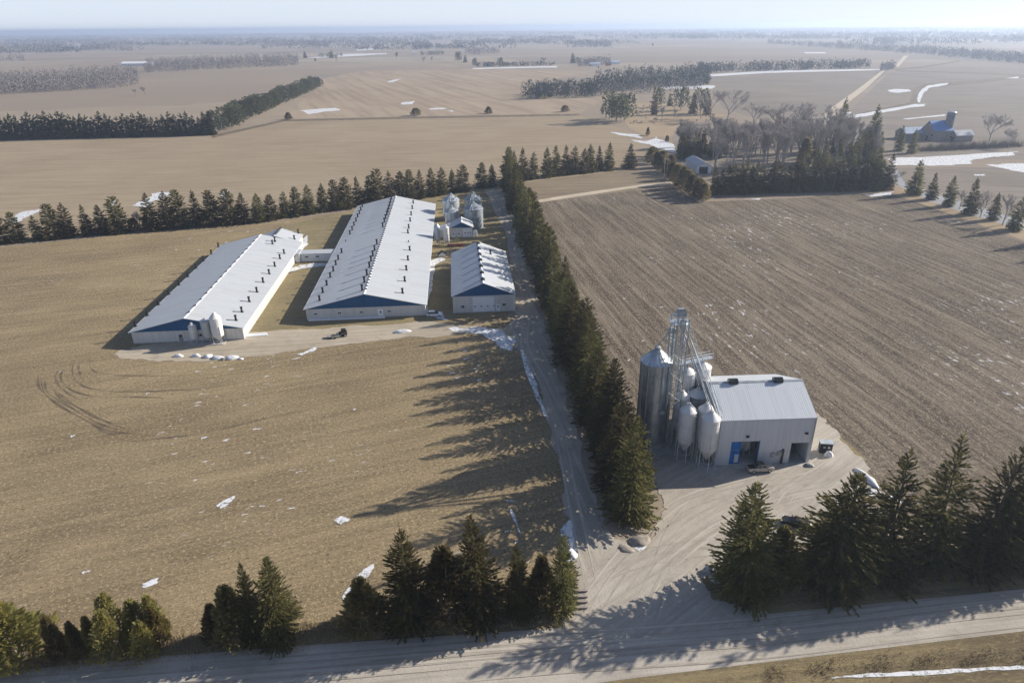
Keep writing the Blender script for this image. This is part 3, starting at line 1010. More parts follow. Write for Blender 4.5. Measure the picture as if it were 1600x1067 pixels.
# --- spruce row behind the barns: (x, top y)
BACK = [(-28, 340), (1, 331), (29, 331), (60, 336), (86, 319), (110, 317), (139, 319), (162, 320), (188, 307), (238, 301), (265, 299), (286, 296), (311, 297), (336, 296), (360, 295),
        (382, 301), (406, 302), (424, 304), (447, 299), (466, 292), (485, 289), (505, 286), (525, 281), (541, 277), (561, 275), (578, 275), (591, 264), (610, 267), (627, 267), (642, 265),
        (657, 265), (675, 262), (690, 261), (707, 264), (722, 258), (752, 254), (769, 256)]


def back_y(x):
    return float(np.interp(x, [-60, 0, 100, 200, 300, 400, 560, 650, 700, 775], [390, 380, 371, 362, 354, 347, 322, 311, 302, 290]))


for i, (x, yt) in enumerate(BACK):
    y = back_y(x)
    tree('spruce_row' if i % 3 else 'spruce_mid', 'spruce_tree', G(x, y), height_at(x, y, yt),
         'conical spruce in the row behind the barns, %s from the left end' % nth(i + 1),
         'spruces in the row behind the barns', rng.uniform(1.1, 1.35))
tree('bare_mid', 'bare_tree', G(221, 361), 9, 'grey leafless tree filling a gap in the spruce row behind the barns', None)
for x, y, hh, lb in ((212, 362, 6, 'low dark evergreen bush in the gap of the spruce row, left of the leafless tree'), (230, 360, 5.5, 'low dark evergreen bush in the gap of the spruce row, right of the leafless tree')):
    tree('cedar_mid', 'evergreen_bush', G(x, y), hh, lb, None, 1.3, 'bush')

# --- row beyond the small brown field
ROW2 = [(804, 235, 286), (817, 230, 282), (832, 237, 280), (855, 229, 277), (869, 227, 275), (884, 226, 273), (896, 228, 272), (911, 231, 271), (924, 225, 269), (936, 227, 267), (950, 222, 266), (984, 224, 263)]
for i, (x, yt, yb) in enumerate(ROW2):
    tree('spruce_mid', 'spruce_tree', G(x, yb), height_at(x, yb, yt),
         'dark spruce in the short row beyond the small brown field, %s from the windbreak' % nth(i + 1) if i < 11 else 'broad conical spruce standing alone at the end of the short row, nearest the small shed',
         'spruces in the short row beyond the small field' if i < 11 else None, rng.uniform(1.0, 1.25) if i < 11 else 1.5)

# --- brown cedar hedge beside the small shed (front face towards the furrowed field)
CH = [(1018, 256, 230), (1026, 262, 237), (1034, 268, 243), (1042, 274, 249), (1050, 281, 253), (1058, 288, 257), (1066, 294, 261), (1074, 300, 266), (1082, 305, 273), (1091, 310, 280), (1099, 314, 287), (1036, 262, 236), (1048, 270, 243)]
for i, (x, yb, yt) in enumerate(CH):
    tree('cedar_mid', 'cedar_tree', G(x, yb), height_at(x, yb, yt), 'dense brownish cedar in the hedge beside the small shed, %s counted from the far end' % nth(i + 1) if i < 11 else
         ('brownish cedar standing behind the far end of the shed hedge' if i == 11 else 'brownish cedar standing behind the middle of the shed hedge'),
         'cedars of the hedge beside the small shed' if i < 11 else None, rng.uniform(1.25, 1.5))

# --- dark windbreak between the grove and the furrowed field
for i in range(30):
    f = i / 29
    x = 1116 + 268 * f
    yb = 304 - 8 * f
    yt = 258 - 14 * f + rng.uniform(-6, 5)
    tree('spruce_mid', 'spruce_tree', G(x, yb), height_at(x, yb, yt), 'dark spruce of the thick windbreak below the grove, %s counted from the small shed' % nth(i + 1),
         'spruces of the thick windbreak beside the grove', rng.uniform(1.0, 1.25))

# --- grove of bare trees with a few conifers
GROVE = []
for q in range(115):
    x = rng.uniform(1062, 1372)
    y = rng.uniform(228, 272) - (18 if x > 1250 else 0)
    yt = rng.uniform(172, 200) + (1340 - x) * .02 + (12 if x > 1330 else 0)
    yt = min(yt, y - 25)
    if x < 1114 and y > 246:
        continue
    GROVE.append((x, y))
    tree('bare_mid', 'bare_tree', G(x, y), min(height_at(x, y, yt), 26), 'leafless grey tree standing in the grove behind the small shed', 'bare trees of the grove', rng.uniform(.8, 1.15))
for q in range(24):
    x, y = rng.uniform(1235, 1378), rng.uniform(232, 268)
    if q > 17:
        x, y = rng.uniform(1064, 1120), rng.uniform(236, 252)
    tree('spruce_mid', 'conifer_tree', G(x, y), min(17, height_at(x, y, y - rng.uniform(26, 44))), 'dark conifer mixed in among the leafless grove trees', 'conifers mixed into the bare grove', rng.uniform(.9, 1.3))
for x, y, yt, k, lb in ((1085, 248, 205, 'spruce_mid', 'dark conifer at the near corner of the bare grove, just above the small shed'), (1098, 240, 200, 'spruce_mid', 'thin conifer among bare trees behind the shed roof'),
                        (1110, 246, 206, 'spruce_mid', 'dark spruce among bare trees, right of the thin conifer behind the shed'), (1128, 240, 212, 'cedar_mid', 'low cedar among the bare grove trees, right of the spruces behind the shed'),
                        (1062, 238, 212, 'spruce_mid', 'dark conifer at the left edge of the bare grove'), (1072, 244, 216, 'spruce_mid', 'small dark conifer beside the left edge of the grove'),
                        (1255, 262, 216, 'cedar_mid', 'dark evergreen inside the grove, in front of the dirt road'), (1285, 262, 220, 'spruce_mid', 'dark spruce inside the grove left of the tallest spire'),
                        (1330, 262, 222, 'spruce_mid', 'dark spruce at the right part of the grove above the windbreak'), (1352, 255, 200, 'spruce_mid', 'bushy dark evergreen at the foot of the tall slim spruce beside the grove'),
                        (1310, 222, 152, 'spruce_mid', 'tallest slim spruce spire at the start of the dirt road'), (1359, 238, 163, 'spruce_mid', 'tall slim spruce rising right of the dirt road, left of the blue farm'),
                        (1372, 240, 205, 'spruce_mid', 'small spruce close by the tall slim spruce left of the blue farm'), (1404, 236, 196, 'spruce_mid', 'dark spruce hiding the grey-blue farm roof'), (1424, 240, 201, 'spruce_mid', 'dark spruce in front of the blue roofed barn'),
                        (1246, 218, 200, 'spruce_mid', 'small dark conifer below the bare tree at the dirt road')):
    tree(k, 'conifer_tree', G(x, y), height_at(x, y, yt), lb, None, .8 if yt < 170 else 1.0)
for x, y, yt, lb in ((1262, 222, 156, 'large leafless tree beside the lower end of the dirt road'), (1290, 226, 162, 'leafless tree right of the dirt road beside the spire spruce'), (1215, 228, 160, 'thin leafless tree at the back of the grove'),
                     (1136, 190, 138, 'large spreading leafless tree at the cemetery edge'), (1545, 222, 174, 'tall leafless tree right of the concrete silo farm'), (1575, 232, 200, 'small leafless tree at the right end of the farm hedge'),
                     (1110, 186, 140, 'leafless tree between the cemetery conifers'), (1176, 204, 160, 'leafless tree between the cemetery and the grove')):
    tree('bare_round', 'bare_tree', G(x, y), height_at(x, y, yt), lb, None, 1.1)

# --- verge row at the paved road
for x, yb, yt, k, lb in ((1427, 304, 249, 's', 'tallest spruce in the verge row along the paved road, nearest the snow strip'), (1454, 312, 269, 's', 'bushy spruce in the verge row, right of the tallest one'),
                         (1482, 322, 274, 's', 'third spruce of the verge row along the paved road, beside a bare tree'), (1515, 335, 277, 's', 'slim spruce between two leafless trees on the paved road verge'),
                         (1550, 344, 301, 's', 'smallest spruce of the paved road verge row'), (1584, 360, 304, 's', 'wide spruce at the right end of the paved road verge row'),
                         (1499, 327, 295, 'b', 'small leafless tree between spruces in the verge row, leftmost bare one'), (1531, 340, 295, 'b', 'spreading leafless tree beside the smallest verge spruce'),
                         (1566, 352, 300, 'b', 'thin leafless tree at the right of the paved road verge'), (1394, 300, 262, 'b', 'reddish brush tree at the end of the thick windbreak'),
                         (1640, 380, 318, 's', 'spruce just past the right end of the verge row'), (1680, 396, 330, 's', 'spruce two places past the right end of the verge row'), (1725, 412, 350, 's', 'spruce three places past the right end of the verge row')):
    tree('spruce_mid' if k == 's' else 'bare_near', 'spruce_tree' if k == 's' else 'bare_tree', G(x, yb), height_at(x, yb, yt), lb, None, 1.05 if k == 's' else 1.1)

# --- cemetery trees
for x, y, yt, k, w, lb in ((963, 190, 141, 'pine_far', 1.4, 'big dark pine at the left corner of the cemetery'), (976, 188, 146, 'pine_far', 1.1, 'second dark pine behind the big one at the cemetery corner'), (952, 186, 150, 'pine_far', 1.0, 'smaller pine left of the big cemetery pine'),
                           (1022, 180, 132, 'spruce_mid', .8, 'tall narrow conifer among the grave stones'), (1033, 168, 136, 'pine_far', .8, 'dark conifer behind the grave stones, right of the narrow one'), (1046, 166, 145, 'spruce_mid', 1.1, 'small conical spruce behind the cemetery'),
                           (1064, 172, 134, 'pine_far', 1.0, 'round topped pine right of the small conical spruce'), (1082, 178, 142, 'spruce_mid', 1.0, 'dark spruce in the right part of the cemetery'), (1094, 178, 138, 'pine_far', 1.0, 'dark pine in the clump right of the cemetery'),
                           (1104, 180, 146, 'spruce_mid', 1.0, 'slim spruce in the clump right of the cemetery'), (1012, 212, 199, 'cedar_mid', 1.0, 'small lone evergreen on the ochre lawn below the cemetery'), (1042, 222, 212, 'cedar_mid', 1.2, 'small olive evergreen bush beside the melting snow'),
                           (1053, 186, 168, 'bare_mid', 1.0, 'grey leafless shrub tree in front of the cemetery spruces'), (1034, 190, 165, 'bare_mid', 1.0, 'thin grey leafless tree among the front grave stones')):
    tree(k, 'bare_tree' if k == 'bare_mid' else 'conifer_tree', G(x, y), height_at(x, y, yt), lb, None, w)
for q in range(62):
    x, y = rng.uniform(982, 1032), rng.uniform(166, 194)
    if q > 48:
        x, y = rng.uniform(1085, 1130), rng.uniform(180, 190)
    P = G(x, y)
    hh, ww = rng.uniform(1.0, 2.0), rng.uniform(.6, 1.1)
    g_ = MB()
    g_.box(-ww * .65, ww * .65, -.35, .35, 0, .3)
    g_.prism([(-ww / 2, .3), (ww / 2, .3), (ww / 2, hh * .8), (ww * .3, hh), (-ww * .3, hh), (-ww / 2, hh * .8)], 'y', -.16, .16)
    o = g_.build('grave_stone', 'grave')
    o.location = (P.x, P.y, .04)
    o.rotation_euler = (0, 0, rng.gauss(.3, .1))
    tag(o, 'upright grave stone on the ochre cemetery lawn among conifers', 'grave stone', 'grave stones in the cemetery')

# --- lone round bushes on the field boundary
for x, y, yt, lb in ((451, 187, 176, 'round dark bush on the field boundary, nearest the long dark tree belt'), (650, 181, 169, 'largest round dark bush on the field boundary line'), (763, 178, 167, 'round dark bush in the middle of the boundary, right of the largest'), (883, 175, 165, 'round dark bush on the boundary nearest the cemetery')):
    for d in (0,):
        tree('cedar_mid', 'round_bush', G(x, y), height_at(x, y, yt), lb, None, 2.2, 'bush')

# --- long belt on the left: straight dark part, then the slanting part
k = 0
for f in np.linspace(0, 1, 40):
    x = -20 + 352 * f
    yb = 219 - 8 * f
    k += 1
    tree('spruce_far', 'spruce_tree', G(x, yb), height_at(x, yb, 178 - 0 * f + rng.uniform(-5, 5)), 'dark spruce in the straight far belt, %s from its outer end' % nth(k), 'spruces of the straight far belt', .95)
k = 0
for f in np.linspace(0, 1, 34):
    f2 = f ** .72
    x = 338 + (497 - 338) * f2
    yb = 208 - (208 - 137) * f2
    yt = 171 - (171 - 119) * f2 + rng.uniform(-2, 2)
    k += 1
    for s_ in (0,):
        tree('pine_far', 'pine_tree', G(x, yb), height_at(x, yb, yt), 'dark bushy pine in the slanting far belt, %s from its near end' % nth(k), 'pines of the slanting far belt', 1.5)

# --- trees along the gravel road
FR = [(30, 1030, 946, 'cedar_near', 0, 1.75, 'broad olive cedar at the left end of the gravel road'), (100, 1030, 962, 'cedar_near', 2, .8, 'thin scrubby cedar right of the broad olive cedar'),
      (128, 1028, 972, 'cedar_near', 2, .9, 'low brown cedar, middle of the scrubby three by the road'), (152, 1024, 964, 'cedar_near', 0, .7, 'scrubby cedar touching the multi-stemmed cedar pair'),
      (197, 1020, 937, 'cedar_near', 1, 1.0, 'olive multi-stemmed cedar with pale bare stems, taller of the pair'), (232, 1018, 942, 'cedar_near', 1, .9, 'olive multi-stemmed cedar, right one of the pale stemmed pair'), (256, 1008, 946, 'cedar_near', 0, .8, 'small yellowish cedar at the right edge of the pale stemmed pair'),
      (341, 1000, 944, 'cedar_near', 2, 1.15, 'small dark cedar at the left of the double spruce by the road'), (372, 1003, 914, 'cedar_near', 2, 1.2, 'brown round cedar leaning on the double spruce'),
      (400, 1000, 880, 'spruce_near', 2, .8, 'slim dark spruce in front of the brown cedar, left half of the double spruce'), (438, 998, 873, 'spruce_near', 3, 1.0, 'wide olive spruce, right half of the double spruce by the road'),
      (573, 982, 902, 'cedar_near', 2, 1.45, 'dark pointed cedar standing alone beside the long snow patch'),
      (642, 975, 822, 'spruce_near', 1, .95, 'tall olive spruce right of the lone pointed cedar'), (702, 970, 860, 'cedar_near', 2, 1.35, 'brown rounded evergreen between the two tallest roadside spruces'), (752, 968, 801, 'spruce_near', 0, .95, 'tallest spruce of the clump left of the driveway mouth'),
      (812, 962, 846, 'spruce_near', 2, .95, 'shorter slim spruce right of the tallest roadside spruce'), (846, 962, 875, 'cedar_near', 2, 1.0, 'low brown evergreen between the two spruces nearest the driveway'), (877, 955, 836, 'spruce_near', 3, .78, 'spruce nearest the driveway mouth, beside the white planks'),
      (1166, 922, 752, 'spruce_near', 1, 1.16, 'broad green spruce at the corner of the gravel yard'), (1216, 915, 828, 'cedar_near', 2, 1.3, 'low dark evergreen on the right flank of the broad yard spruce'), (1296, 905, 734, 'spruce_near', 5, 1.38, 'thick dark spruce hiding the parked dark car'),
      (1376, 898, 703, 'spruce_open', 0, 1.0, 'open branched spruce in front of the long ploughed snow heap'), (1452, 888, 684, 'spruce_open', 1, 1.05, 'tallest open branched spruce on the right side of the road'), (1522, 884, 686, 'spruce_open', 2, .96, 'see-through spruce right of the tallest open branched one'),
      (1566, 878, 692, 'spruce_near', 4, .9, 'dark spruce between two open branched ones near the right edge'), (1606, 872, 684, 'spruce_open', 0, 1.05, 'open branched spruce cut by the right edge of the picture'),
      (1662, 866, 690, 'spruce_near', 3, 1.0, 'spruce just beyond the right edge of the picture'), (1716, 860, 690, 'spruce_open', 1, 1.0, 'spruce well beyond the right edge of the picture')]
for x, yb, yt, k, v, w, lb in FR:
    nm = 'cedar_tree' if 'cedar' in k else 'spruce_tree'
    tree(k, nm, G(x, yb), height_at(x, yb, yt), lb, None, w, 'tree', None, v)

# --- dry weeds and brush along the fence lines
def brush(name, line, n, spread, hmin, hmax, m_, label, seed):
    r = random.Random(seed)
    P = [G(*p) for p in line]
    Ls = [(P[i + 1] - P[i]).length for i in range(len(P) - 1)]
    tot = sum(Ls)
    vs, fs = [], []
    for q in range(n):
        d = r.random() * tot
        i = 0
        while d > Ls[i] and i < len(Ls) - 1:
            d -= Ls[i]
            i += 1
        p = P[i].lerp(P[i + 1], d / Ls[i]) + Vector((r.gauss(0, spread), r.gauss(0, spread), 0))
        cl = .5 + .5 * math.sin(p.x * .9 + 2 * math.sin(p.y * .7))
        for s_ in range(5):
            hh = r.uniform(hmin, hmax) * (.35 + .65 * cl)
            b_ = p + Vector((r.gauss(0, .25), r.gauss(0, .25), 0))
            w = Vector((r.gauss(0, 1), r.gauss(0, 1), 0)).normalized() * r.uniform(.02, .05)
            e = b_ + Vector((r.gauss(0, .3) * hh, r.gauss(0, .3) * hh, hh))
            k_ = len(vs)
            vs += [tuple(b_ - w), tuple(b_ + w), tuple(e)]
            fs.append((k_, k_ + 1, k_ + 2))
    me = bpy.data.meshes.new(name)
    me.from_pydata(vs, [], fs)
    me.materials.append(M[m_])
    o = bpy.data.objects.new(name, me)
    COL.objects.link(o)
    return tag(o, label, 'brush', None, 'stuff')


M['weed'] = soft_mat('dry_weed_stalks', (.26, .20, .13), (.38, .30, .19), 1.5, 1.0)
brush('dry_brush', [(-60, 1040), (0, 1032), (130, 1030), (300, 1006), (480, 990), (600, 976), (750, 966), (870, 952)], 2200, .9, .4, 1.5, 'weed', 'dark leafless brush under the roadside trees left of the driveway', 5)
brush('dry_weeds', [(-60, 1046), (0, 1038), (300, 1010), (480, 996), (600, 980), (750, 972), (890, 950)], 3000, 1.1, .3, 1.1, 'weed', 'pale dry weeds along the shadowed verge left of the driveway', 6)
brush('dry_brush', [(1150, 925), (1250, 910), (1400, 900), (1520, 888), (1640, 870)], 1600, 1.0, .4, 1.5, 'weed', 'dark leafless brush under the roadside trees right of the yard', 7)
brush('dry_weeds', [(1190, 1058), (1300, 1046), (1400, 1038), (1500, 1034), (1640, 1024)], 1200, .8, .15, .45, 'weed', 'pale dry weeds standing in the snowy ditch by the road', 8)
brush('farm_hedge_brush', [(1440, 236), (1500, 233), (1592, 228)], 1500, 3.0, 4, 8, 'twig_dark', 'dark brushy hedge below the blue roofed farm', 9)

# --- far woods: trunks and crowns too small to tell apart
def wood(name, spots, h, m_, label, seed, leaf=2.6, per=16, wide=.32):
    rs = np.random.RandomState(seed)
    n = len(spots)
    hh = h * (.65 + .55 * rs.rand(n))
    bi = np.repeat(np.arange(n), per)
    q = len(bi)
    az = rs.rand(q) * 6.283
    t = rs.rand(q)
    rad = hh[bi] * wide * np.sin(np.clip(t * 2.6 + .35, 0, 3.1)) * (.4 + .6 * rs.rand(q))
    S_ = np.array(spots)
    P = np.stack([S_[bi, 0] + np.cos(az) * rad, S_[bi, 1] + np.sin(az) * rad, hh[bi] * (t * .92)], 1)
    D = unit(np.stack([np.cos(az) * .6, np.sin(az) * .6, .9 * np.ones(q)], 1) + rs.normal(size=(q, 3)) * .3)
    V, F = leaves(P, D, leaf * (.6 + .8 * rs.rand(q)), leaf * .45 * (.6 + .8 * rs.rand(q)), rs, 1.0)
    me = bpy.data.meshes.new(name)
    me.from_pydata(V.tolist(), [], [tuple(f) for f in F.tolist()])
    me.materials.append(M[m_])
    o = bpy.data.objects.new(name, me)
    COL.objects.link(o)
    return tag(o, label, 'wood', None, 'stuff')


def fill(x0, y0, x1, y1, n, seed, deep=12, skew=0.0):
    """n tree positions along the base line (x0,y0)-(x1,y1), reaching back `deep` photograph rows"""
    r = random.Random(seed)
    out = []
    for q in range(n):
        f = r.random()
        x, y = x0 + (x1 - x0) * f, y0 + (y1 - y0) * f - r.random() ** 1.3 * deep + r.gauss(0, .3)
        p = G(x + skew * r.random(), max(y, 49.5))
        out.append((p.x, p.y))
    return out


M['wood_bare'] = soft_mat('leafless_wood', (.13, .118, .115), (.19, .172, .165), .05, 1.0)
M['wood_dark'] = soft_mat('evergreen_wood', (.02, .03, .022), (.04, .05, .035), .05, 1.0)
wood('bare_wood', fill(228, 114, 466, 103, 900, 1, 14), 17, 'wood_bare', 'grey leafless wood beyond the straight dark belt on the left', 1, 2.2, 26)
wood('bare_wood', fill(-60, 152, 216, 136, 900, 2, 24), 17, 'wood_bare', 'grey leafless wood at the left edge of the picture', 2, 2.0, 30)
wood('evergreen_wood', fill(818, 156, 935, 152, 150, 3, 10), 17, 'wood_dark', 'dark evergreen belt behind the contour strips left of the cemetery', 3, 2.2, 40, .26)
wood('evergreen_wood', fill(930, 146, 1108, 134, 420, 4, 26), 15, 'wood_dark', 'broad dark evergreen wood behind the cemetery', 4, 2.6, 26, .3)
wood('bare_wood', fill(935, 152, 1100, 140, 150, 5, 16), 14, 'wood_bare', 'leafless trees mixed in front of the evergreen wood behind the cemetery', 5, 2.0, 24)
wood('evergreen_wood', fill(1090, 115, 1357, 107, 330, 6, 4), 15, 'wood_dark', 'long straight evergreen belt above the grey fields', 6, 3.0, 20, .3)
wood('bare_wood', fill(1376, 112, 1400, 108, 40, 7, 4), 12, 'wood_bare', 'small leafless thicket at the bend of the dirt road', 7, 2.6, 18)
wood('bare_wood', fill(1200, 70, 1420, 84, 500, 8, 5) + fill(1420, 84, 1640, 104, 700, 9, 9), 16, 'wood_bare', 'leafless wood following the creek on the right', 8, 3.4, 14)
wood('evergreen_wood', fill(740, 105, 868, 104, 110, 10, 2), 8, 'wood_dark', 'low evergreen belt round the white farmhouse', 9, 3.0, 12, .4)
wood('evergreen_wood', fill(498, 91, 534, 90, 30, 11, 2) + fill(658, 87, 694, 86, 45, 12, 1), 11, 'wood_dark', 'two low evergreen clumps on the middle distance fields', 10, 3.2, 12, .4)
wood('bare_wood', fill(905, 105, 955, 102, 90, 13, 6), 14, 'wood_bare', 'leafless trees round the far grey house', 11, 2.8, 16)
wood('bare_wood', fill(728, 87, 780, 85, 110, 14, 6), 18, 'wood_bare', 'leafless wood above the white farmhouse', 12, 3.4, 14)
wood('bare_wood', fill(920, 74, 955, 72, 60, 15, 3), 18, 'wood_bare', 'leafless clump on the wide pale field', 13, 4, 12)
wood('bare_wood', fill(410, 77, 530, 66, 220, 16, 3), 16, 'wood_bare', 'leafless belt above the left wood', 14, 4, 12)
wood('bare_wood', fill(-60, 100, 40, 96, 100, 17, 5), 15, 'wood_bare', 'leafless clump at the far left edge', 15, 3.4, 12)
for x, y, yt, k, lb in ((477, 91, 80, 'spruce_far', 'lone dark conifer on the far field left of the evergreen clumps'), (518, 91, 78, 'spruce_far', 'dark conifer inside the left evergreen clump'), (718, 97, 81, 'pine_far', 'round evergreen left of the white farmhouse'), (727, 98, 86, 'spruce_far', 'small evergreen right of the round far evergreen'),
                        (780, 104, 90, 'pine_far', 'round evergreen beside the white farmhouse'), (895, 99, 83, 'spruce_far', 'dark conifer beside the far grey house'), (903, 100, 90, 'pine_far', 'small evergreen right of the conifer at the grey house'), (740, 104, 91, 'pine_far', 'evergreen at the left end of the farmhouse belt'),
                        (620, 94, 80, 'bare_far', 'lone leafless tree in the middle of the far fields'), (527, 99, 84, 'bare_far', 'leafless tree below the left evergreen clump'), (662, 99, 88, 'bare_far', 'leafless tree below the right evergreen clump'), (674, 98, 88, 'bare_far', 'second leafless tree below the right evergreen clump'), (493, 101, 90, 'bare_far', 'thin leafless tree on the field left of the evergreen clump'),
                        (630, 80, 68, 'bare_far', 'distant leafless tree above the middle fields'), (1447, 62, 48, 'bare_far', 'distant leafless tree on the right skyline'), (1585, 70, 53, 'bare_far', 'spreading leafless tree on the pale field at the right edge'), (1020, 75, 67, 'bare_far', 'tiny leafless tree on the wide pale field'),
                        (850, 101, 88, 'bare_far', 'leafless tree at the right end of the farmhouse belt'), (227, 150, 134, 'bare_mid', 'thin leafless tree right of the left edge wood'), (212, 152, 138, 'bare_mid', 'thin leafless tree at the corner of the left edge wood')):
    tree(k, 'bare_tree' if 'bare' in k else 'conifer_tree', G(x, y), height_at(x, y, yt), lb, None, 1.2)

# belts near the horizon
spots_a, spots_b = [], []
r_ = random.Random(99)
for q in range(850):
    y = 50.5 + 26 * r_.random() ** 2.7
    x = r_.uniform(-120, 1720)
    y -= (x - 800) * .0095
    ln = r_.uniform(20, 170) * (70 / (y + 20))
    sl = r_.gauss(0, .012)
    inpale = (920 < x < 1300 and y > 62) or (190 < x < 420 and y > 72)
    if inpale:
        continue
    nn = int(14 + 40 * r_.random())
    dst = spots_b if r_.random() < .25 else spots_a
    for w in range(nn):
        f = r_.random()
        xx = x + ln * f
        yy = y + sl * ln * f + r_.gauss(0, .25)
        if yy < 49 - (xx - 800) * .0095:
            continue
        p = G(xx, yy)
        if 900 < p.y < 16000:
            dst.append((p.x, p.y))
wood('bare_wood', spots_a, 19, 'wood_bare', 'blue grey belts of leafless wood along the horizon', 21, 9, 6, .6)
wood('evergreen_wood', spots_b, 16, 'wood_dark', 'darker evergreen belts scattered along the horizon', 22, 8, 6, .5)
# ------------------------------------------------------------------ buildings
def frame(root):
    return Matrix.Translation(root.location) @ Matrix.Rotation(root.rotation_euler.z, 4, 'Z')


def to_local(root, P):
    return frame(root).inverted() @ P


def gable(root, Wd, Lg, eave, peak, x0=0.0, y0=0.0, roof='white_roof', wall='cream_wall', over=.45, panel=True, th=.14, rename=''):
    hx = x0 + Wd / 2
    s = (peak - eave) / (Wd / 2)
    b = MB()
    b.prism([(x0, 0), (x0 + Wd, 0), (x0 + Wd, eave), (hx, peak), (x0, eave)], 'y', y0, y0 + Lg)
    wl = b.build('wall', wall, root)
    if panel:
        g = MB()
        g.prism([(x0 - over + .05, eave - s * over + .02), (x0 + Wd + over - .05, eave - s * over + .02), (hx, peak - .01)], 'y', y0 - .09, y0 - .003)
        g.build('gable_panel', 'blue_gable', root)
    r = MB()
    e = eave - s * over
    r.prism([(x0 - over, e), (hx, peak), (x0 + Wd + over, e), (x0 + Wd + over, e + th), (hx, peak + th), (x0 - over, e + th)], 'y', y0 - over, y0 + Lg + over)
    rf = r.build('roof', roof, root)
    c = MB()
    c.prism([(hx - .35, peak + th + .012 - .35 * s), (hx, peak + th + .012), (hx + .35, peak + th + .012 - .35 * s), (hx + .35, peak + th + .05 - .35 * s), (hx, peak + th + .06), (hx - .35, peak + th + .05 - .35 * s)], 'y', y0 - over - .02, y0 + Lg + over + .02)
    c.build('ridge_cap', 'trim', rf)
    f = MB()
    f.box(x0 - .06, x0 + Wd + .06, y0 - .07, y0 + Lg + .07, 0, .28)
    f.build('foundation', 'concrete', root)
    return rf


def gutter(root, x, y0, y1, z):
    g = MB()
    g.prism([(x - .09, z - .16), (x + .09, z - .16), (x + .11, z), (x - .11, z)], 'y', y0, y1)
    g.build('gutter', 'trim', root)


def roof_hit(root, px, x0, Wd, eave, peak, th=.14):
    """where the view through a photograph point meets the gable roof, in the building's own metres"""
    hx = x0 + Wd / 2
    s = (peak - eave) / (Wd / 2)
    z = eave
    for _ in range(60):
        p = to_local(root, G(px[0], px[1], z))
        zn = peak + th - abs(p.x - hx) * s
        z += .6 * (zn - z)
    return p.x, p.y, z


VENT = {}


def vent_mesh(kind):
    if kind in VENT:
        return VENT[kind]
    b = MB()
    if kind == 'stack':
        b.box(-.42, .42, -.42, .42, -.25, .12)
        b.lathe([(.30, .1), (.30, 1.25), (.42, 1.5), (.42, 1.62), (.36, 1.62), (.28, 1.3)], 10, smooth=False)
    elif kind == 'tall':
        b.box(-.4, .4, -.4, .4, -.25, .12)
        b.lathe([(.30, .1), (.30, 1.5), (.44, 1.75), (.44, 1.9), (.38, 1.9), (.28, 1.55)], 10, smooth=False)
    elif kind == 'short':
        b.lathe([(.16, -.2), (.16, .55), (.24, .6), (.24, .75), (.02, .85)], 8, smooth=False)
    elif kind == 'flat':
        b.prism([(-.9, -.12), (.9, -.12), (.9, .1), (0, .42), (-.9, .1)], 'y', -.8, .8)
    o = b.build('roof_vent', 'black')
    VENT[kind] = o.data
    bpy.data.objects.remove(o)
    return VENT[kind]


def vents(root, roof, pts, x0, Wd, eave, peak, kind='stack', snapx=None):
    for p in pts:
        x, y, z = roof_hit(root, p, x0, Wd, eave, peak)
        o = bpy.data.objects.new('roof_vent', vent_mesh(kind))
        COL.objects.link(o)
        o.parent = root
        if snapx is not None:
            x = snapx
            z = peak + .14 - abs(x - x0 - Wd / 2) * (peak - eave) / (Wd / 2)
        o.location = (x, y, z - .02)


def window(root, x, z, w, h, y=-.05, glass='dark_glass', name='window'):
    f = MB()
    f.box(x - w / 2 - .1, x + w / 2 + .1, y - .05, y + .045, z - .1, z)
    f.box(x - w / 2 - .1, x + w / 2 + .1, y - .05, y + .045, z + h, z + h + .1)
    f.box(x - w / 2 - .1, x - w / 2, y - .05, y + .045, z, z + h)
    f.box(x + w / 2, x + w / 2 + .1, y - .05, y + .045, z, z + h)
    f.box(x - .04, x + .04, y - .045, y + .04, z, z + h)
    o = f.build(name, 'trim', root)
    MB().box(x - w / 2, x + w / 2, y - .02, y + .043, z, z + h).build('pane', glass, o)
    return o


def man_door(root, x, w=1.1, h=2.2, y=-.05, m_='white'):
    d = MB()
    d.box(x - w / 2, x + w / 2, y - .03, y + .045, .28, .28 + h)
    o = d.build('door', m_, root)
    f = MB()
    f.box(x - w / 2 - .12, x - w / 2, y - .06, y + .045, .28, .4 + h)
    f.box(x + w / 2, x + w / 2 + .12, y - .06, y + .045, .28, .4 + h)
    f.box(x - w / 2, x + w / 2, y - .06, y + .045, .28 + h, .4 + h)
    f.build('door_frame', 'trim', o)
    MB().box(x - .2, x + .2, y - .05, y - .031, 1.5, 2.1).build('pane', 'dark_glass', o)
    MB().box(x + w / 2 - .2, x + w / 2 - .1, y - .1, y - .031, 1.25, 1.33).build('handle', 'chrome', o)


def corner_root(name, label, cat, FLp, FRp, z, rz=None):
    A, B = G(*FLp, z), G(*FRp, z)
    mid, ln = (A + B) / 2, (B - A).length
    if rz is None:
        rz = math.atan2(B.y - A.y, B.x - A.x)
    A = mid - Vector((math.cos(rz), math.sin(rz), 0)) * ln / 2
    r = thing(name, label, cat, (A.x, A.y, 0), rz)
    return r, ln


FARM_RZ = R(4.4)


c5 = lambda L_: [(x / 4, y / 4 + 260) for x, y in L_]
c6 = lambda L_: [(x / 4 + 400, y / 4 + 260) for x, y in L_]

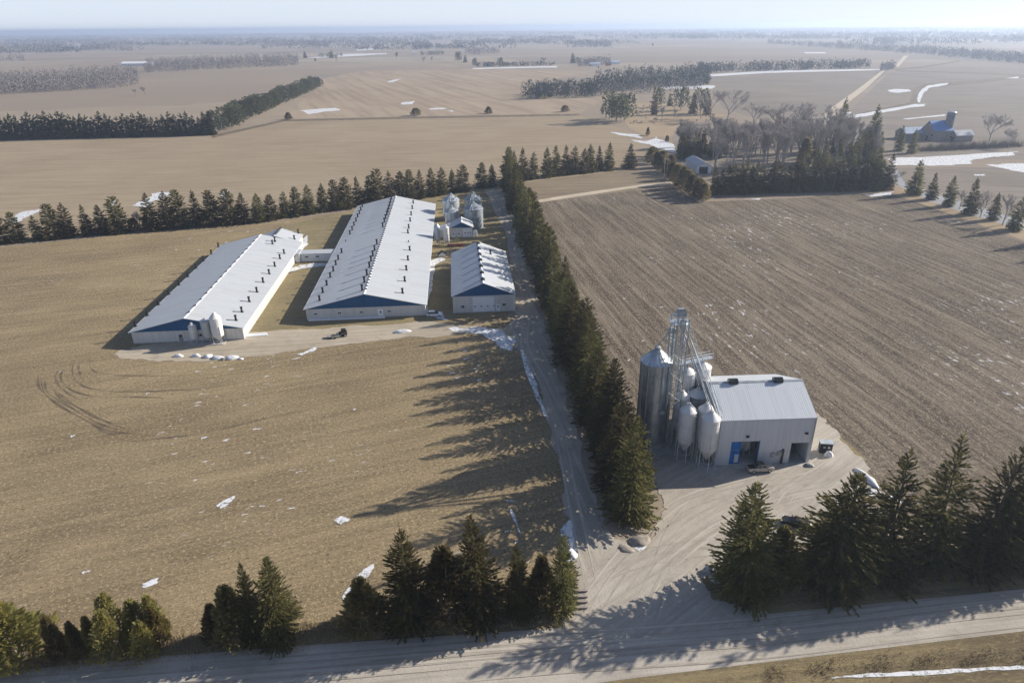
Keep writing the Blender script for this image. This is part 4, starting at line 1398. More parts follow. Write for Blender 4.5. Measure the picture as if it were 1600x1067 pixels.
# ---- wide middle barn
b2, w2 = corner_root('livestock_barn', 'widest white roofed livestock barn with three rows of black roof vents', 'barn', (478, 482), (664, 477), 3.6, FARM_RZ)
l2 = to_local(b2, G(676, 319, 3.6)).y
E2, P2 = 3.6, 7.75
rf = gable(b2, w2, l2, E2, P2)
gutter(b2, -.5, -.4, l2 + .4, 3.6)
gutter(b2, w2 + .5, -.4, l2 + .4, 3.6)
vents(b2, rf, c6([(398, 838), (418, 788), (443, 742), (465, 693), (484, 655), (500, 615), (515, 582), (536, 540), (588, 424), (602, 398), (613, 370), (626, 345), (636, 318), (647, 297), (656, 275), (665, 254)]), 0, w2, E2, P2)
vents(b2, rf, c6([(561, 470)]), 0, w2, E2, P2, 'short')
vents(b2, rf, c6([(664, 775), (678, 725), (694, 680), (710, 632), (720, 592), (731, 560), (742, 525), (756, 487), (793, 380), (803, 350), (811, 328), (819, 305), (825, 288), (831, 268), (837, 248), (842, 228), (847, 208)]), 0, w2, E2, P2, 'tall')
vents(b2, rf, c6([(916, 792), (930, 718), (940, 648), (950, 586), (961, 525), (950, 418), (955, 386), (964, 344), (970, 305), (977, 266), (983, 232)]), 0, w2, E2, P2)
vents(b2, rf, c6([(953, 475)]), 0, w2, E2, P2, 'short')
for k in range(46):
    o = bpy.data.objects.new('ridge_vent', vent_mesh('flat'))
    COL.objects.link(o)
    o.parent = b2
    o.location = (w2 / 2, 4 + k * (l2 - 8) / 45, P2 + .12)
    o.scale = (.4, .6, .5)
man_door(b2, to_local(b2, G(596, 493)).x, 1.5, 2.3)
for x in (499, 535, 568, 610):
    window(b2, to_local(b2, G(x, 490)).x, 1.7, 1.0, .5)
b = MB()
for k in range(12):
    x = .6 + k * 1.9
    b.hexa([(x, -.9, 0), (x + 1.86, -.9, 0), (x + 1.86, -.2, 0), (x, -.2, 0), (x, -.7, .55), (x + 1.86, -.7, .55), (x + 1.86, -.2, .55), (x, -.2, .55)])
b.build('plinth_cover', 'snow', b2)

# ---- long left barn with its narrower rear end
b1, w1 = corner_root('livestock_barn', 'long left livestock barn with blue gable and a narrower stepped rear end', 'barn', (208, 516), (376, 515), 3.6, FARM_RZ)
l1 = to_local(b1, G(343, 383, 3.6)).y
E1, P1 = 3.6, 7.15
rf = gable(b1, w1, l1, E1, P1)
gutter(b1, w1 + .5, -.4, l1 + .4, 3.6)
gutter(b1, -.5, -.4, l1 + .4, 3.6)
MB().box(w1 + .02, w1 + .05, .1, l1 - .1, .3, 3.35).build('side_wall', 'cream_side', b1)
xr = to_local(b1, G(472, 367, 3.6))
xl = to_local(b1, G(409, 367, 3.6))
gable(b1, xr.x - xl.x, xr.y - l1 - .5, 3.6, 6.45, x0=xl.x, y0=l1 + .5, panel=False)
MB().box(xr.x + .02, xr.x + .05, l1 + .6, xr.y - .1, .3, 3.35).build('side_wall', 'cream_side', b1)
vents(b1, rf, c5([(848, 1000), (922, 932), (992, 865), (1057, 800), (1120, 742), (1176, 690), (1227, 638), (1273, 592), (1322, 548), (1366, 503)]), 0, w1, E1, P1)
vents(b1, rf, c5([(1475, 962), (1512, 910), (1558, 845)]) + c6([(6, 785), (45, 725), (83, 672), (118, 625), (150, 577), (176, 545), (103, 486)]), 0, w1, E1, P1)
vents(b1, rf, c6([(240, 455), (265, 418)]), xl.x, xr.x - xl.x, 3.6, 6.45)
vents(b1, rf, c6([(118, 466)]), xl.x, xr.x - xl.x, 3.6, 6.45, 'tall')
for k in range(16):
    o = bpy.data.objects.new('ridge_vent', vent_mesh('flat'))
    COL.objects.link(o)
    o.parent = b1
    o.location = (w1 / 2 - .15, 4 + k * (l1 - 8) / 15, P1 + .12)
    o.scale = (.38, .7, .5)
for k in range(6):
    o = bpy.data.objects.new('ridge_vent', vent_mesh('flat'))
    COL.objects.link(o)
    o.parent = b1
    o.location = ((xl.x + xr.x) / 2, l1 + 2 + k * 1.9, 6.57)
    o.scale = (.6, .6, .8)
man_door(b1, to_local(b1, G(288, 530)).x, 1.3, 2.2, m_='brown_wall')
window(b1, to_local(b1, G(318, 528)).x, 1.5, 1.6, .8)

# ---- corridor between the two
lk = thing('corridor', 'low flat roofed corridor joining the two big white barns', 'corridor', G(449, 411), b2.rotation_euler.z)
wE = to_local(lk, G(525, 409)).x
for nm, a, b_, yo, zz in (('entry_wall', .0, 4.6, 0.0, 3.1), ('wall', 4.62, wE, .9, 2.9)):
    MB().box(a, b_, yo, 5.4, 0, zz).build(nm, 'grey_wall', lk)
MB().prism([(-.4, 3.12), (5.6, 3.12), (5.6, 3.5), (-.4, 3.5)], 'x', -.3, 4.75).build('roof', 'white_roof', lk)
MB().prism([(.6, 2.92), (5.6, 3.0), (5.6, 3.2), (.6, 3.12)], 'x', 4.77, wE).build('roof', 'white_roof', lk)
MB().box(.5, 4.1, -.05, -.005, .1, 2.75).build('overhead_door', 'trim', lk)
MB().box(4.45, 4.7, -.05, .85, 0, 3.1).build('corner_post', 'white', lk)
for x in (7.2, 11.2):
    MB().box(x - .6, x + .6, .84, .897, 1.6, 2.1).build('window', 'dark_glass', lk)

# ---- workshop
b3, w3 = corner_root('workshop', 'small white workshop with blue gable and a big overhead door', 'workshop', (707, 462), (804, 460), 5.7, FARM_RZ)
l3 = to_local(b3, G(705, 396, 5.7)).y
E3, P3 = 5.7, 9.55
rf = gable(b3, w3, l3, E3, P3)
for k in range(7):
    o = bpy.data.objects.new('ridge_vent', vent_mesh('flat'))
    COL.objects.link(o)
    o.parent = b3
    o.location = (w3 / 2, 3 + k * (l3 - 5) / 6, P3 + .16)
    o.scale = (.7, 1.0, 1.2)
vents(b3, rf, c6([(1465, 548)]), 0, w3, E3, P3)
xa, xb = to_local(b3, G(740, 489)).x, to_local(b3, G(772, 489)).x
d = MB()
for k in range(5):
    d.box(xa, xb, -.05 - .0 * k, -.005, .15 + k * .95, .15 + k * .95 + .93)
od = d.build('overhead_door', 'white', b3)
fm = MB()
fm.box(xa - .18, xa, -.09, -.003, .1, 4.95)
fm.box(xb, xb + .18, -.09, -.003, .1, 4.95)
fm.box(xa, xb, -.09, -.003, 4.91, 5.1)
fm.build('door_frame', 'trim', od)
for k in range(4):
    xx = xa + (xb - xa) * (.04 + .31 * k)
    MB().box(xx, xx + .5, -.07, -.052, 1.9, 2.25).build('pane', 'dark_glass', od)
window(b3, to_local(b3, G(723.5, 489)).x, 1.7, 1.0, .9)
window(b3, to_local(b3, G(788, 488)).x, 1.9, 1.0, .9)
man_door(b3, to_local(b3, G(778.5, 488)).x, 1.0, 2.1)
MB().tube((w3 + .1, -.12, 0), (w3 + .1, -.12, 5.4), .1, n=8).build('downspout', 'white', b3)

# ---- small shed by the bins
sh = thing('shed', 'small white shed with blue gable beside the corrugated grain bins', 'shed', G(705, 372), math.atan2((G(739, 371) - G(705, 372)).y, (G(739, 371) - G(705, 372)).x))
wS = (G(739, 371) - G(705, 372)).length
gable(sh, wS, 8.5, 4.4, 6.5, over=.35)
ln = MB()
ln.hexa([(-5.6, .5, 2.9), (-.37, .5, 4.32), (-.37, 8, 4.32), (-5.6, 8, 2.9), (-5.6, .5, 3.05), (-.37, .5, 4.47), (-.37, 8, 4.47), (-5.6, 8, 3.05)])
ln.build('lean_to_roof', 'white_roof', sh)
MB().prism([(-5.3, 0), (-.05, 0), (-.05, 4.36), (-5.3, 2.95)], 'y', .9, 7.6).build('lean_to_wall', 'cream_wall', sh)
for a in (.5, 2.7):
    MB().box(a, a + 1.2, -.05, -.005, .3, 2.4).build('door', 'trim', sh)
    MB().box(a + .25, a + .85, -.07, -.052, 1.5, 2.1).build('window', 'dark_glass', sh)
d = MB().box(wS * .55, wS - .4, -.05, -.005, .2, 3.9).build('overhead_door', 'white', sh)
for k in range(3):
    xx = wS * .55 + .6 + k * 1.1
    MB().box(xx, xx + .5, -.07, -.052, 1.8, 2.2).build('pane', 'dark_glass', d)


# ---- corrugated grain bins
def grain_bin(P, rad, eave, label, m_='galv', peak=None):
    r_ = thing('grain_bin', label, 'grain bin', (P.x, P.y, 0), 0, 'corrugated grain bins beside the shed')
    pr = []
    z = .2
    while z < eave:
        pr += [(rad, z), (rad + .05, z + .14), (rad, z + .28)]
        z += .32
    MB().lathe(pr + [(rad, eave)], 40).build('wall', m_, r_)
    pk = peak or eave + rad * .62
    f = MB()
    n = 40
    f.lathe([(rad + .18, eave - .08), (rad + .18, eave), (rad * .55, eave + (pk - eave) * .45), (.55, pk)], n, smooth=False)
    rf_ = f.build('roof', m_, r_)
    q = MB()
    for k in range(20):
        w = k * 2 * math.pi / 20
        q.tube((math.cos(w) * (rad + .15), math.sin(w) * (rad + .15), eave + .04), (math.cos(w) * .6, math.sin(w) * .6, pk + .02), .07, .05, 4, False)
    q.build('roof_rib', 'galv', rf_)
    MB().lathe([(.62, pk - .1), (.62, pk + .35), (.75, pk + .38), (.0, pk + .75)], 12, smooth=False).build('cap', 'galv_dark', rf_)
    for w in (.3, 2.2, 3.4, 4.4, 5.4):
        v = MB()
        x, y = math.cos(w) * rad * .7, math.sin(w) * rad * .7
        zz = eave + (pk - eave) * .3
        v.tube((x, y, zz), (x, y, zz + .7), .22, .22, 8)
        v.tube((x, y, zz + .65), (x + .25, y - .3, zz + .55), .26, .26, 8)
        v.build('roof_vent', 'galv', rf_)
    l_ = MB()
    for s_ in (-.22, .22):
        l_.tube((s_, -rad - .16, .3), (s_, -rad - .16, eave), .035, n=5)
    for k in range(int(eave / .4)):
        l_.tube((-.22, -rad - .16, .5 + k * .4), (.22, -rad - .16, .5 + k * .4), .025, n=4)
    l_.build('ladder', 'galv_dark', r_)
    MB().lathe([(rad + .35, 0), (rad + .35, .2), (.01, .2)], 32, smooth=False).build('base', 'concrete', r_)
    return r_


def at_top(xc, ytop, hh):
    """centre of an upright thing of height hh whose top centre shows at (xc, ytop)"""
    p = G(xc, ytop, hh)
    return Vector((p.x, p.y, 0))


grain_bin(at_top(704, 303, 11.5), 3.7, 8.8, 'larger corrugated grain bin on the barn side, standing behind a smaller bin', 'galv', 11.2)
grain_bin(at_top(705, 323, 9.0), 2.9, 7.0, 'smallest corrugated grain bin, right behind the white lean-to roof', 'galv', 8.8)
grain_bin(at_top(739, 301, 10.8), 4.0, 7.8, 'rearmost corrugated grain bin beside the driveway windbreak', 'galv_dark', 10.5)
grain_bin(at_top(739, 316, 11.2), 4.2, 8.6, 'wide ribbed corrugated grain bin directly behind the small shed', 'galv_dark', 11.0)


# ---- hopper bottom feed bins on legs
def hopper_bin(P, rad, leg, cone, body, top, label, group, m_='hopper', nleg=4, ladder=True, rib=False):
    """leg: height of the cone's outlet; cone: height where the wall starts; body: eave; top: peak"""
    r_ = thing('hopper_bin', label, 'feed bin', (P.x, P.y, 0), 0, group)
    MB().lathe([(.28, leg), (rad, cone), ], 24).build('hopper', m_, r_)
    pr = [(rad, cone)]
    z = cone
    while z < body - .9:
        z += .9
        pr += [(rad, z - .04), (rad + .012, z), (rad, z + .04)]
    MB().lathe(pr + [(rad, body)], 28).build('wall', m_, r_)
    MB().lathe([(rad + .06, body - .06), (rad + .06, body), (.42, top - .25), (.42, top), (.0, top + .12)], 24, smooth=False).build('roof', m_, r_)
    for k in range(nleg):
        w = 2 * math.pi * (k + .5) / nleg
        x, y = math.cos(w) * (rad + .07), math.sin(w) * (rad + .07)
        MB().tube((x, y, 0), (x, y, cone + (body - cone) * .55), .075, n=6).build('leg', m_, r_)
    b_ = MB()
    for k in range(nleg):
        w, w2_ = 2 * math.pi * (k + .5) / nleg, 2 * math.pi * (k + 1.5) / nleg
        b_.tube((math.cos(w) * rad, math.sin(w) * rad, leg * .7 + .3), (math.cos(w2_) * rad, math.sin(w2_) * rad, leg * .7 + .3), .04, n=4)
    b_.build('leg_brace', m_, r_)
    MB().lathe([(.3, leg - .35), (.3, leg)], 10, smooth=False).build('outlet', 'galv_dark', r_)
    if ladder:
        l_ = MB()
        w = -.9
        cx, cy = math.cos(w) * (rad + .2), math.sin(w) * (rad + .2)
        tx, ty = -math.sin(w) * .2, math.cos(w) * .2
        for s_ in (-1, 1):
            l_.tube((cx + tx * s_, cy + ty * s_, .6), (cx + tx * s_, cy + ty * s_, body + .4), .03, n=4)
        for k in range(int((body - .6) / .4)):
            l_.tube((cx - tx, cy - ty, .8 + k * .4), (cx + tx, cy + ty, .8 + k * .4), .02, n=4)
        l_.build('ladder', 'galv', r_)
    return r_


GB = 'feed bins before the left barn'
hopper_bin(G(305.5, 534.5), 1.1, .8, 1.4, 5.0, 6.0, 'shortest white feed bin in front of the left barn', GB)
hopper_bin(G(327, 534), 1.4, .9, 1.7, 6.5, 7.2, 'dull grey steel feed bin between two white bins at the left barn', GB, 'hopper_grey')
hopper_bin(G(343.5, 535.5), 1.55, 1.0, 2.4, 7.6, 9.2, 'tallest white feed bin on legs in front of the left barn', GB)
hopper_bin(G(684, 383), 1.25, 1.2, 2.6, 7.6, 9.0, 'grey feed bin on legs beside the wide barn, left of a white one', 'feed bins beside the wide barn', 'hopper_grey')
hopper_bin(G(698, 383), 1.2, 1.2, 1.9, 7.2, 8.2, 'white feed bin on legs between the wide barn and the small shed', 'feed bins beside the wide barn')
MB_ = MB().box(-5.4, 5.0, -1.8, 1.6, 0, .12)
o = MB_.build('bin_pad', 'concrete', None, (G(326, 535).x, G(326, 535).y, .08))
tag(o, 'concrete pad under the feed bins of the left barn', 'concrete pad')

# ---- mill building: ridge runs across the picture
ml, wm = corner_root('mill_building', 'tall grey feed mill building with a blue sliding door and two open doorways', 'building', (1128, 656), (1274, 651), 10.6)
EM, PM, dN, dF = 10.6, 14.4, 8.0, 11.5
sl = (PM - EM) / dN
slF = (PM - 9.6) / dF
x_d = [to_local(ml, G(x, 723)).x for x in (1136, 1181, 1231, 1264)]
z1 = height_at(1158, 722, 686)
z2 = height_at(1248, 723, 692)
DT = dN + dF
w_ = MB()
w_.box(.0, x_d[0], 0, .25, 0, EM)
w_.box(x_d[1], x_d[2], 0, .25, 0, EM)
w_.box(x_d[3], wm, 0, .25, 0, EM)
w_.box(x_d[0], x_d[1], 0, .25, z1, EM)
w_.box(x_d[2], x_d[3], 0, .25, z2, EM)
w_.build('front_wall', 'grey_wall', ml)
prof = [(.25, 0), (DT, 0), (DT, 9.6), (dN, PM - .02), (.25, EM + .22 * sl)]
MB().prism(prof, 'x', 0, .2).build('side_wall', 'grey_wall', ml)
MB().prism(prof, 'x', wm - .2, wm).build('side_wall', 'grey_wall', ml)
MB().box(.2, wm - .2, DT - .2, DT, 0, 9.5).build('rear_wall', 'grey_wall', ml)
MB().box(.2, wm - .2, .25, DT - .2, .02, .12).build('floor', 'concrete', ml)
ov = .35
MB().prism([(-ov, EM - ov * sl), (dN, PM), (DT + ov, 9.6 - ov * slF), (DT + ov, 9.6 - ov * slF + .16), (dN, PM + .16), (-ov, EM - ov * sl + .16)], 'x', -.3, wm + .3).build('roof', 'grey_roof', ml)
c = MB()
c.prism([(dN - .4, PM + .175 - .4 * sl), (dN, PM + .175), (dN + .4, PM + .175 - .4 * slF), (dN + .4, PM + .24 - .4 * slF), (dN, PM + .25), (dN - .4, PM + .24 - .4 * sl)], 'x', -.32, wm + .32)
c.build('ridge_cap', 'galv_dark', ml)
for fx in (.24, .74):
    v = MB()
    v.prism([(dN - .7, PM - .15), (dN + .7, PM - .1), (dN + .7, PM + .55), (dN, PM + .85), (dN - .7, PM + .55)], 'x', wm * fx - .9, wm * fx + .9)
    v.build('ridge_vent', 'dark_glass', ml)
tr = MB()
tr.box(-.06, .14, -.06, -.003, 0, EM - .25)
tr.box(wm - .14, wm + .06, -.06, -.003, 0, EM - .25)
tr.box(x_d[2] - 1.2, x_d[2] - 1.1, -.03, -.003, 0, EM - .3)
tr.build('corner_trim', 'grey_wall', ml)
dw = (x_d[1] - x_d[0]) * .37
d = MB().box(x_d[0] + .02, x_d[0] + dw, .3, .42, .13, z1 - .05).build('sliding_door', 'blue_paint', ml)
MB().box(x_d[0] + dw * .5, x_d[0] + dw * .9, .27, .297, .4, 2.3).build('wicket_door', 'grey_wall', d)
MB().box(x_d[0] + .1, x_d[0] + dw - .1, .28, .297, z1 * .6, z1 * .62).build('door_rail', 'galv_dark', d)
MB().box(x_d[1] - .45, x_d[1] - .02, .3, .5, .13, z1 - .05).build('door_edge', 'blue_gable', ml)
j = MB()
j.box(x_d[3] - .35, x_d[3] - .02, .3, .5, .13, z2 - .05)
j.build('door_edge', 'blue_gable', ml)
it = MB()
it.box(x_d[0] - 1.5, x_d[1] + 1.5, 5.2, 5.4, .12, 8)
it.box(x_d[2] - .8, x_d[3] + .0, 11, 11.2, .12, 7.5)
it.build('partition', 'inside_wall', ml)
MB().box(x_d[3] + .05, x_d[3] + .25, .6, 11, .12, 7).build('partition', 'inside_wall', ml)
for kx in (.58, .82):
    t_ = MB()
    cx = x_d[0] + (x_d[1] - x_d[0]) * kx
    t_.lathe([(.2, .9), (.9, 2.0), (.9, 5.0), (.3, 5.6)], 16, (cx, 3.6))
    for q in range(4):
        t_.tube((cx + .8 * math.cos(q * 1.57 + .8), 3.6 + .8 * math.sin(q * 1.57 + .8), .12), (cx + .8 * math.cos(q * 1.57 + .8), 3.6 + .8 * math.sin(q * 1.57 + .8), 2.2), .07, n=6)
    o = t_.build('mixing_tank', 'hopper', None, ml.location)
    o.rotation_euler = (0, 0, ml.rotation_euler.z)
    tag(o, 'cream mixing tank on legs inside the wide doorway, %s' % ('next to the blue door' if kx < .7 else 'next to the right jamb'), 'tank')
for px, pz in ((1159, 679), (1251, 677)):
    x = to_local(ml, G(px, 723)).x
    z = height_at(px, 723, pz)
    lm = MB()
    lm.box(x - .3, x + .3, -.4, -.02, z - .1, z + .18)
    lm.build('wall_lamp', 'black', ml)
x = to_local(ml, G(1204, 723)).x
MB().box(x - .35, x + .35, -.22, -.01, 1.6, 2.6).build('meter_box', 'galv_dark', ml)
x = to_local(ml, G(1219, 723)).x
MB().box(x - .18, x + .18, -.3, -.01, .2, 3.4).build('downpipe', 'dark_paint', ml)
x = to_local(ml, G(1214, 723)).x
MB().box(x - .45, x + .45, -.25, -.01, 1.9, 2.9).build('meter_box', 'galv_dark', ml)
mt = MB()
mt.tube((-.35, -.3, 0), (-.35, -.3, EM + 1.2), .06, n=6)
mt.build('mast', 'galv_dark', ml)

# ---- tall steel silo
sc_ = at_top(1028, 541, 22.0)
si = thing('steel_silo', 'tall galvanized steel silo with cone roof beside the elevator tower', 'silo', (sc_.x, sc_.y, 0))
rs_ = 3.05
pr = []
z = .9
while z < 18.6:
    pr += [(rs_, z), (rs_ + .045, z + .16), (rs_, z + .32)]
    z += .36
MB().lathe(pr + [(rs_, 18.9)], 44).build('wall', 'silo_steel', si)
f = MB()
f.lathe([(rs_ + .15, 18.8), (rs_ + .15, 18.9), (.5, 21.4)], 44, smooth=False)
rr_ = f.build('roof', 'galv', si)
q = MB()
for k in range(22):
    w = k * 2 * math.pi / 22
    q.tube((math.cos(w) * (rs_ + .1), math.sin(w) * (rs_ + .1), 18.95), (math.cos(w) * .5, math.sin(w) * .5, 21.43), .06, .05, 4, False)
q.build('roof_rib', 'galv_dark', rr_)
MB().lathe([(.55, 21.3), (.55, 21.8), (.7, 21.85), (0, 22.1)], 14, smooth=False).build('cap', 'galv_dark', rr_)
for k in range(14):
    w = k * 2 * math.pi / 14
    x, y = math.cos(w) * (rs_ + .1), math.sin(w) * (rs_ + .1)
    MB().box(x - .07, x + .07, y - .07, y + .07, .3, 18.85).build('stiffener', 'galv_dark', si)
MB().lathe([(rs_ + .5, 0), (rs_ + .5, .9), (.01, .9)], 40, smooth=False).build('base', 'concrete', si)
dr = MB().box(.6, 1.7, -rs_ - .25, -rs_ + .1, 8.2, 9.0).build('door', 'galv_dark', si)
MB().box(-2.4, -.6, -rs_ - 1.5, -rs_ - .5, .02, 1.3).build('fan', 'galv_dark', si)
MB().tube((-1.5, -rs_ - .55, .7), (-1.5, -rs_ + .2, .9), .4, n=10).build('fan_duct', 'galv', si)

# ---- bucket elevator tower
tb = at_top(1065, 484, 30.5)
T = thing('elevator_tower', 'slender steel bucket elevator tower with sloping spouts, tallest structure of the yard', 'tower', (tb.x, tb.y, 0))
bs = 1.4
leg = MB()
for sx_ in (-1, 1):
    for sy_ in (-1, 1):
        MB().tube((sx_ * bs, sy_ * bs, 0), (sx_ * bs, sy_ * bs, 29), .10, n=6).build('tower_leg', 'galv_dark', T)
br = MB()
zz = 0.0
k = 0
while zz < 28:
    z2_ = zz + 2.2
    for (ax, ay, bx, by) in ((-1, -1, 1, -1), (1, -1, 1, 1), (1, 1, -1, 1), (-1, 1, -1, -1)):
        br.tube((ax * bs, ay * bs, zz), (bx * bs, by * bs, zz), .05, n=4)
        if k % 2:
            ax, bx, ay, by = bx, ax, by, ay
        br.tube((ax * bs, ay * bs, zz), (bx * bs, by * bs, z2_), .04, n=4)
    zz = z2_
    k += 1
br.build('lattice_brace', 'galv_dark', T)
for x in (-.48, .48):
    MB().box(x - .17, x + .17, -.15, .15, .3, 29.4).build('elevator_casing', 'galv', T)
hd = MB()
hd.prism([(-1.0, 29.2), (1.0, 29.2), (1.0, 30.2), (.6, 30.75), (-.6, 30.75), (-1.0, 30.2)], 'y', -.35, .35)
hd.build('elevator_head', 'galv_dark', T)
mo = MB()
mo.tube((-1.6, -.5, 29.7), (-.9, -.5, 29.7), .3, n=10)
mo.build('motor', 'galv', T)
pf = MB()
pf.box(-1.9, 1.6, -1.5, 1.5, 27.9, 28.0)
for k in range(9):
    a = -1.9 + 3.5 * k / 8
    for y in (-1.5, 1.5):
        pf.tube((a, y, 28), (a, y, 29.1), .03, n=4)
for y in (-1.5, 1.5):
    for z in (28.55, 29.1):
        pf.tube((-1.9, y, z), (1.6, y, z), .03, n=4)
for x in (-1.9, 1.6):
    for z in (28.55, 29.1):
        pf.tube((x, -1.5, z), (x, 1.5, z), .03, n=4)
pf.build('platform', 'galv', T)
db = MB()
db.lathe([(.25, 26.3), (.75, 27.3), (.75, 28.3)], 12, (.5, -.6), smooth=False)
db.build('distributor', 'galv', T)
lad = MB()
for s_ in (-.22, .22):
    lad.tube((s_ - .2, -bs - .25, .5), (s_ - .2, -bs - .25, 28.5), .03, n=4)
for k in range(68):
    lad.tube((-.42, -bs - .25, .8 + k * .4), (.02, -bs - .25, .8 + k * .4), .02, n=4)
for k in range(22):
    for q in range(6):
        w0, w1_ = math.pi + q * math.pi / 6, math.pi + (q + 1) * math.pi / 6
        lad.tube((-.2 + .4 * math.cos(w0), -bs - .3 + .5 * math.sin(w0), 3 + k * 1.15), (-.2 + .4 * math.cos(w1_), -bs - .3 + .5 * math.sin(w1_), 3 + k * 1.15), .02, n=3)
lad.build('caged_ladder', 'galv', T)

# second, lower leg left of the tower
tp = at_top(1050, 513, 25.0)
T2 = thing('grain_elevator', 'lower twin pipe grain elevator between the steel silo and the tower', 'elevator', (tp.x, tp.y, 0))
for x in (-.35, .35):
    MB().box(x - .11, x + .11, -.11, .11, .2, 24.2).build('elevator_casing', 'galv_dark', T2)
MB().prism([(-.8, 24.0), (.8, 24.0), (.8, 24.8), (.4, 25.2), (-.4, 25.2), (-.8, 24.8)], 'y', -.3, .3).build('elevator_head', 'galv_dark', T2)
br = MB()
for sx_ in (-.75, .75):
    for sy_ in (-.6, .6):
        MB().tube((sx_, sy_, 0), (sx_, sy_, 24), .055, n=5).build('tower_leg', 'galv', T2)
for k in range(17):
    z_ = .3 + k * 1.4
    for (ax, ay, bx, by) in ((-1, -1, 1, -1), (1, -1, 1, 1), (1, 1, -1, 1), (-1, 1, -1, -1)):
        br.tube((ax * .75, ay * .6, z_), (bx * .75, by * .6, z_), .035, n=4)
        br.tube((ax * .75, ay * .6, z_), (bx * .75, by * .6, z_ + 1.4), .03, n=4)
    if k % 5 == 4:
        br.tube((.75, 0, z_), (tb.x - tp.x - bs, tb.y - tp.y, z_), .05, n=4)
br.build('brace', 'galv_dark', T2)
top_si = Vector((sc_.x - tp.x, sc_.y - tp.y, 22.0))
MB().tube((-.5, 0, 24.3), top_si, .13, n=8).build('spout', 'galv_dark', T2)

# ---- hopper bins round the tower
GM = 'hopper bins beside the mill'
HB = [((1077, 630), 1.68, 2.0, 4.5, 11.2, 12.8, 'front left cream hopper bin on legs beside the elevator tower', 'hopper'),
      ((1113, 641), 1.75, 1.9, 4.4, 11.2, 12.9, 'front cream hopper bin with ladder, touching the mill wall', 'hopper'),
      ((1106, 629), 1.65, 2.2, 4.6, 11.2, 12.7, 'middle cream hopper bin squeezed between the two front bins', 'hopper'),
      ((1067, 610), 1.5, 2.4, 5.0, 11.2, 12.6, 'narrow cream hopper bin half hidden behind the front left one', 'hopper'),
      ((1092, 606), 2.1, 3.0, 5.5, 11.0, 12.4, 'galvanized grey hopper bin in the middle of the cluster', 'galv'),
      ((1074, 571), 1.9, 3.0, 6.0, 14.2, 15.6, 'rear left cream hopper bin under the catwalk', 'hopper'),
      ((1098, 563), 2.0, 3.0, 6.0, 14.6, 16.0, 'rear right cream hopper bin with its sunlit edge, under the catwalk', 'hopper')]
TOPS = []
for (px, rad, lg, cn, bd, tp_, lb, mm) in HB:
    P = at_top(px[0], px[1], tp_)
    hopper_bin(P, rad, lg, cn, bd, tp_, lb, GM, mm, 6, True)
    TOPS.append(Vector((P.x, P.y, tp_)))
cw = thing('catwalk', 'steel catwalk with rails across the two rear hopper bins', 'catwalk', (TOPS[5].x, TOPS[5].y, 0), math.atan2(TOPS[6].y - TOPS[5].y, TOPS[6].x - TOPS[5].x))
Lc = (TOPS[6].xy - TOPS[5].xy).length
MB().box(-2.5, Lc + 2.2, -.6, .6, 16.3, 16.4).build('deck', 'galv', cw)
rl = MB()
for y in (-.6, .6):
    for z in (16.9, 17.5):
        rl.tube((-2.5, y, z), (Lc + 2.2, y, z), .05, n=5)
    for k in range(7):
        x = -2.5 + (Lc + 4.7) * k / 6
        rl.tube((x, y, 16.4), (x, y, 17.5), .04, n=4)
rl.build('handrail', 'galv', cw)
su = MB()
for x in (-.2, Lc):
    su.tube((x, .5, 15.0), (x, .5, 16.3), .06, n=5)
    su.tube((x, -.5, 15.0), (x, -.5, 16.3), .06, n=5)
su.build('support', 'galv_dark', cw)
# spouts from the distributor
dpt = Vector((tb.x + .5, tb.y - .6, 26.6))
for q, tgt in enumerate((TOPS[0], TOPS[1], TOPS[2], TOPS[4])):
    sp = MB()
    o_ = Vector((.12 * q - .2, -.1 * q, 0))
    sp.tube(dpt + o_ - T.location, tgt + Vector((0, 0, .1)) - T.location, .10, n=8)
    sp.build('spout', 'galv_dark' if q % 2 else 'galv', T)
ma = frame(ml) @ Vector((.6, 2.2, EM + 2.2 * sl + .1))
for q in range(2):
    a = dpt + Vector((.45, -.2 + .4 * q, .6))
    b_ = frame(ml) @ Vector((-.5 + .2 * q, 1.0 + 2.4 * q, EM + .5 + 1.2 * q))
    MB().tube(a - T.location, b_ - T.location, .12, n=8).build('spout', 'galv', T)
tr_ = MB()
a = dpt + Vector((.9, 0, .9)) - T.location
b_ = frame(ml) @ Vector((-.35, .4, EM + 1.0)) - T.location
for off in (Vector((0, 0, 0)), Vector((.35, .3, .35)), Vector((.35, -.3, .35))):
    tr_.tube(a + off, b_ + off, .04, n=4)
for k in range(24):
    f_, f2_ = k / 24, (k + 1) / 24
    p = a.lerp(b_, f_)
    p2 = a.lerp(b_, f2_)
    o1, o2 = Vector((.35, .3, .35)), Vector((.35, -.3, .35))
    tr_.tube(p, p2 + (o1 if k % 2 else o2), .025, n=3)
    tr_.tube(p + o1, p2 + o2, .025, n=3)
tr_.build('spout_truss', 'galv', T)

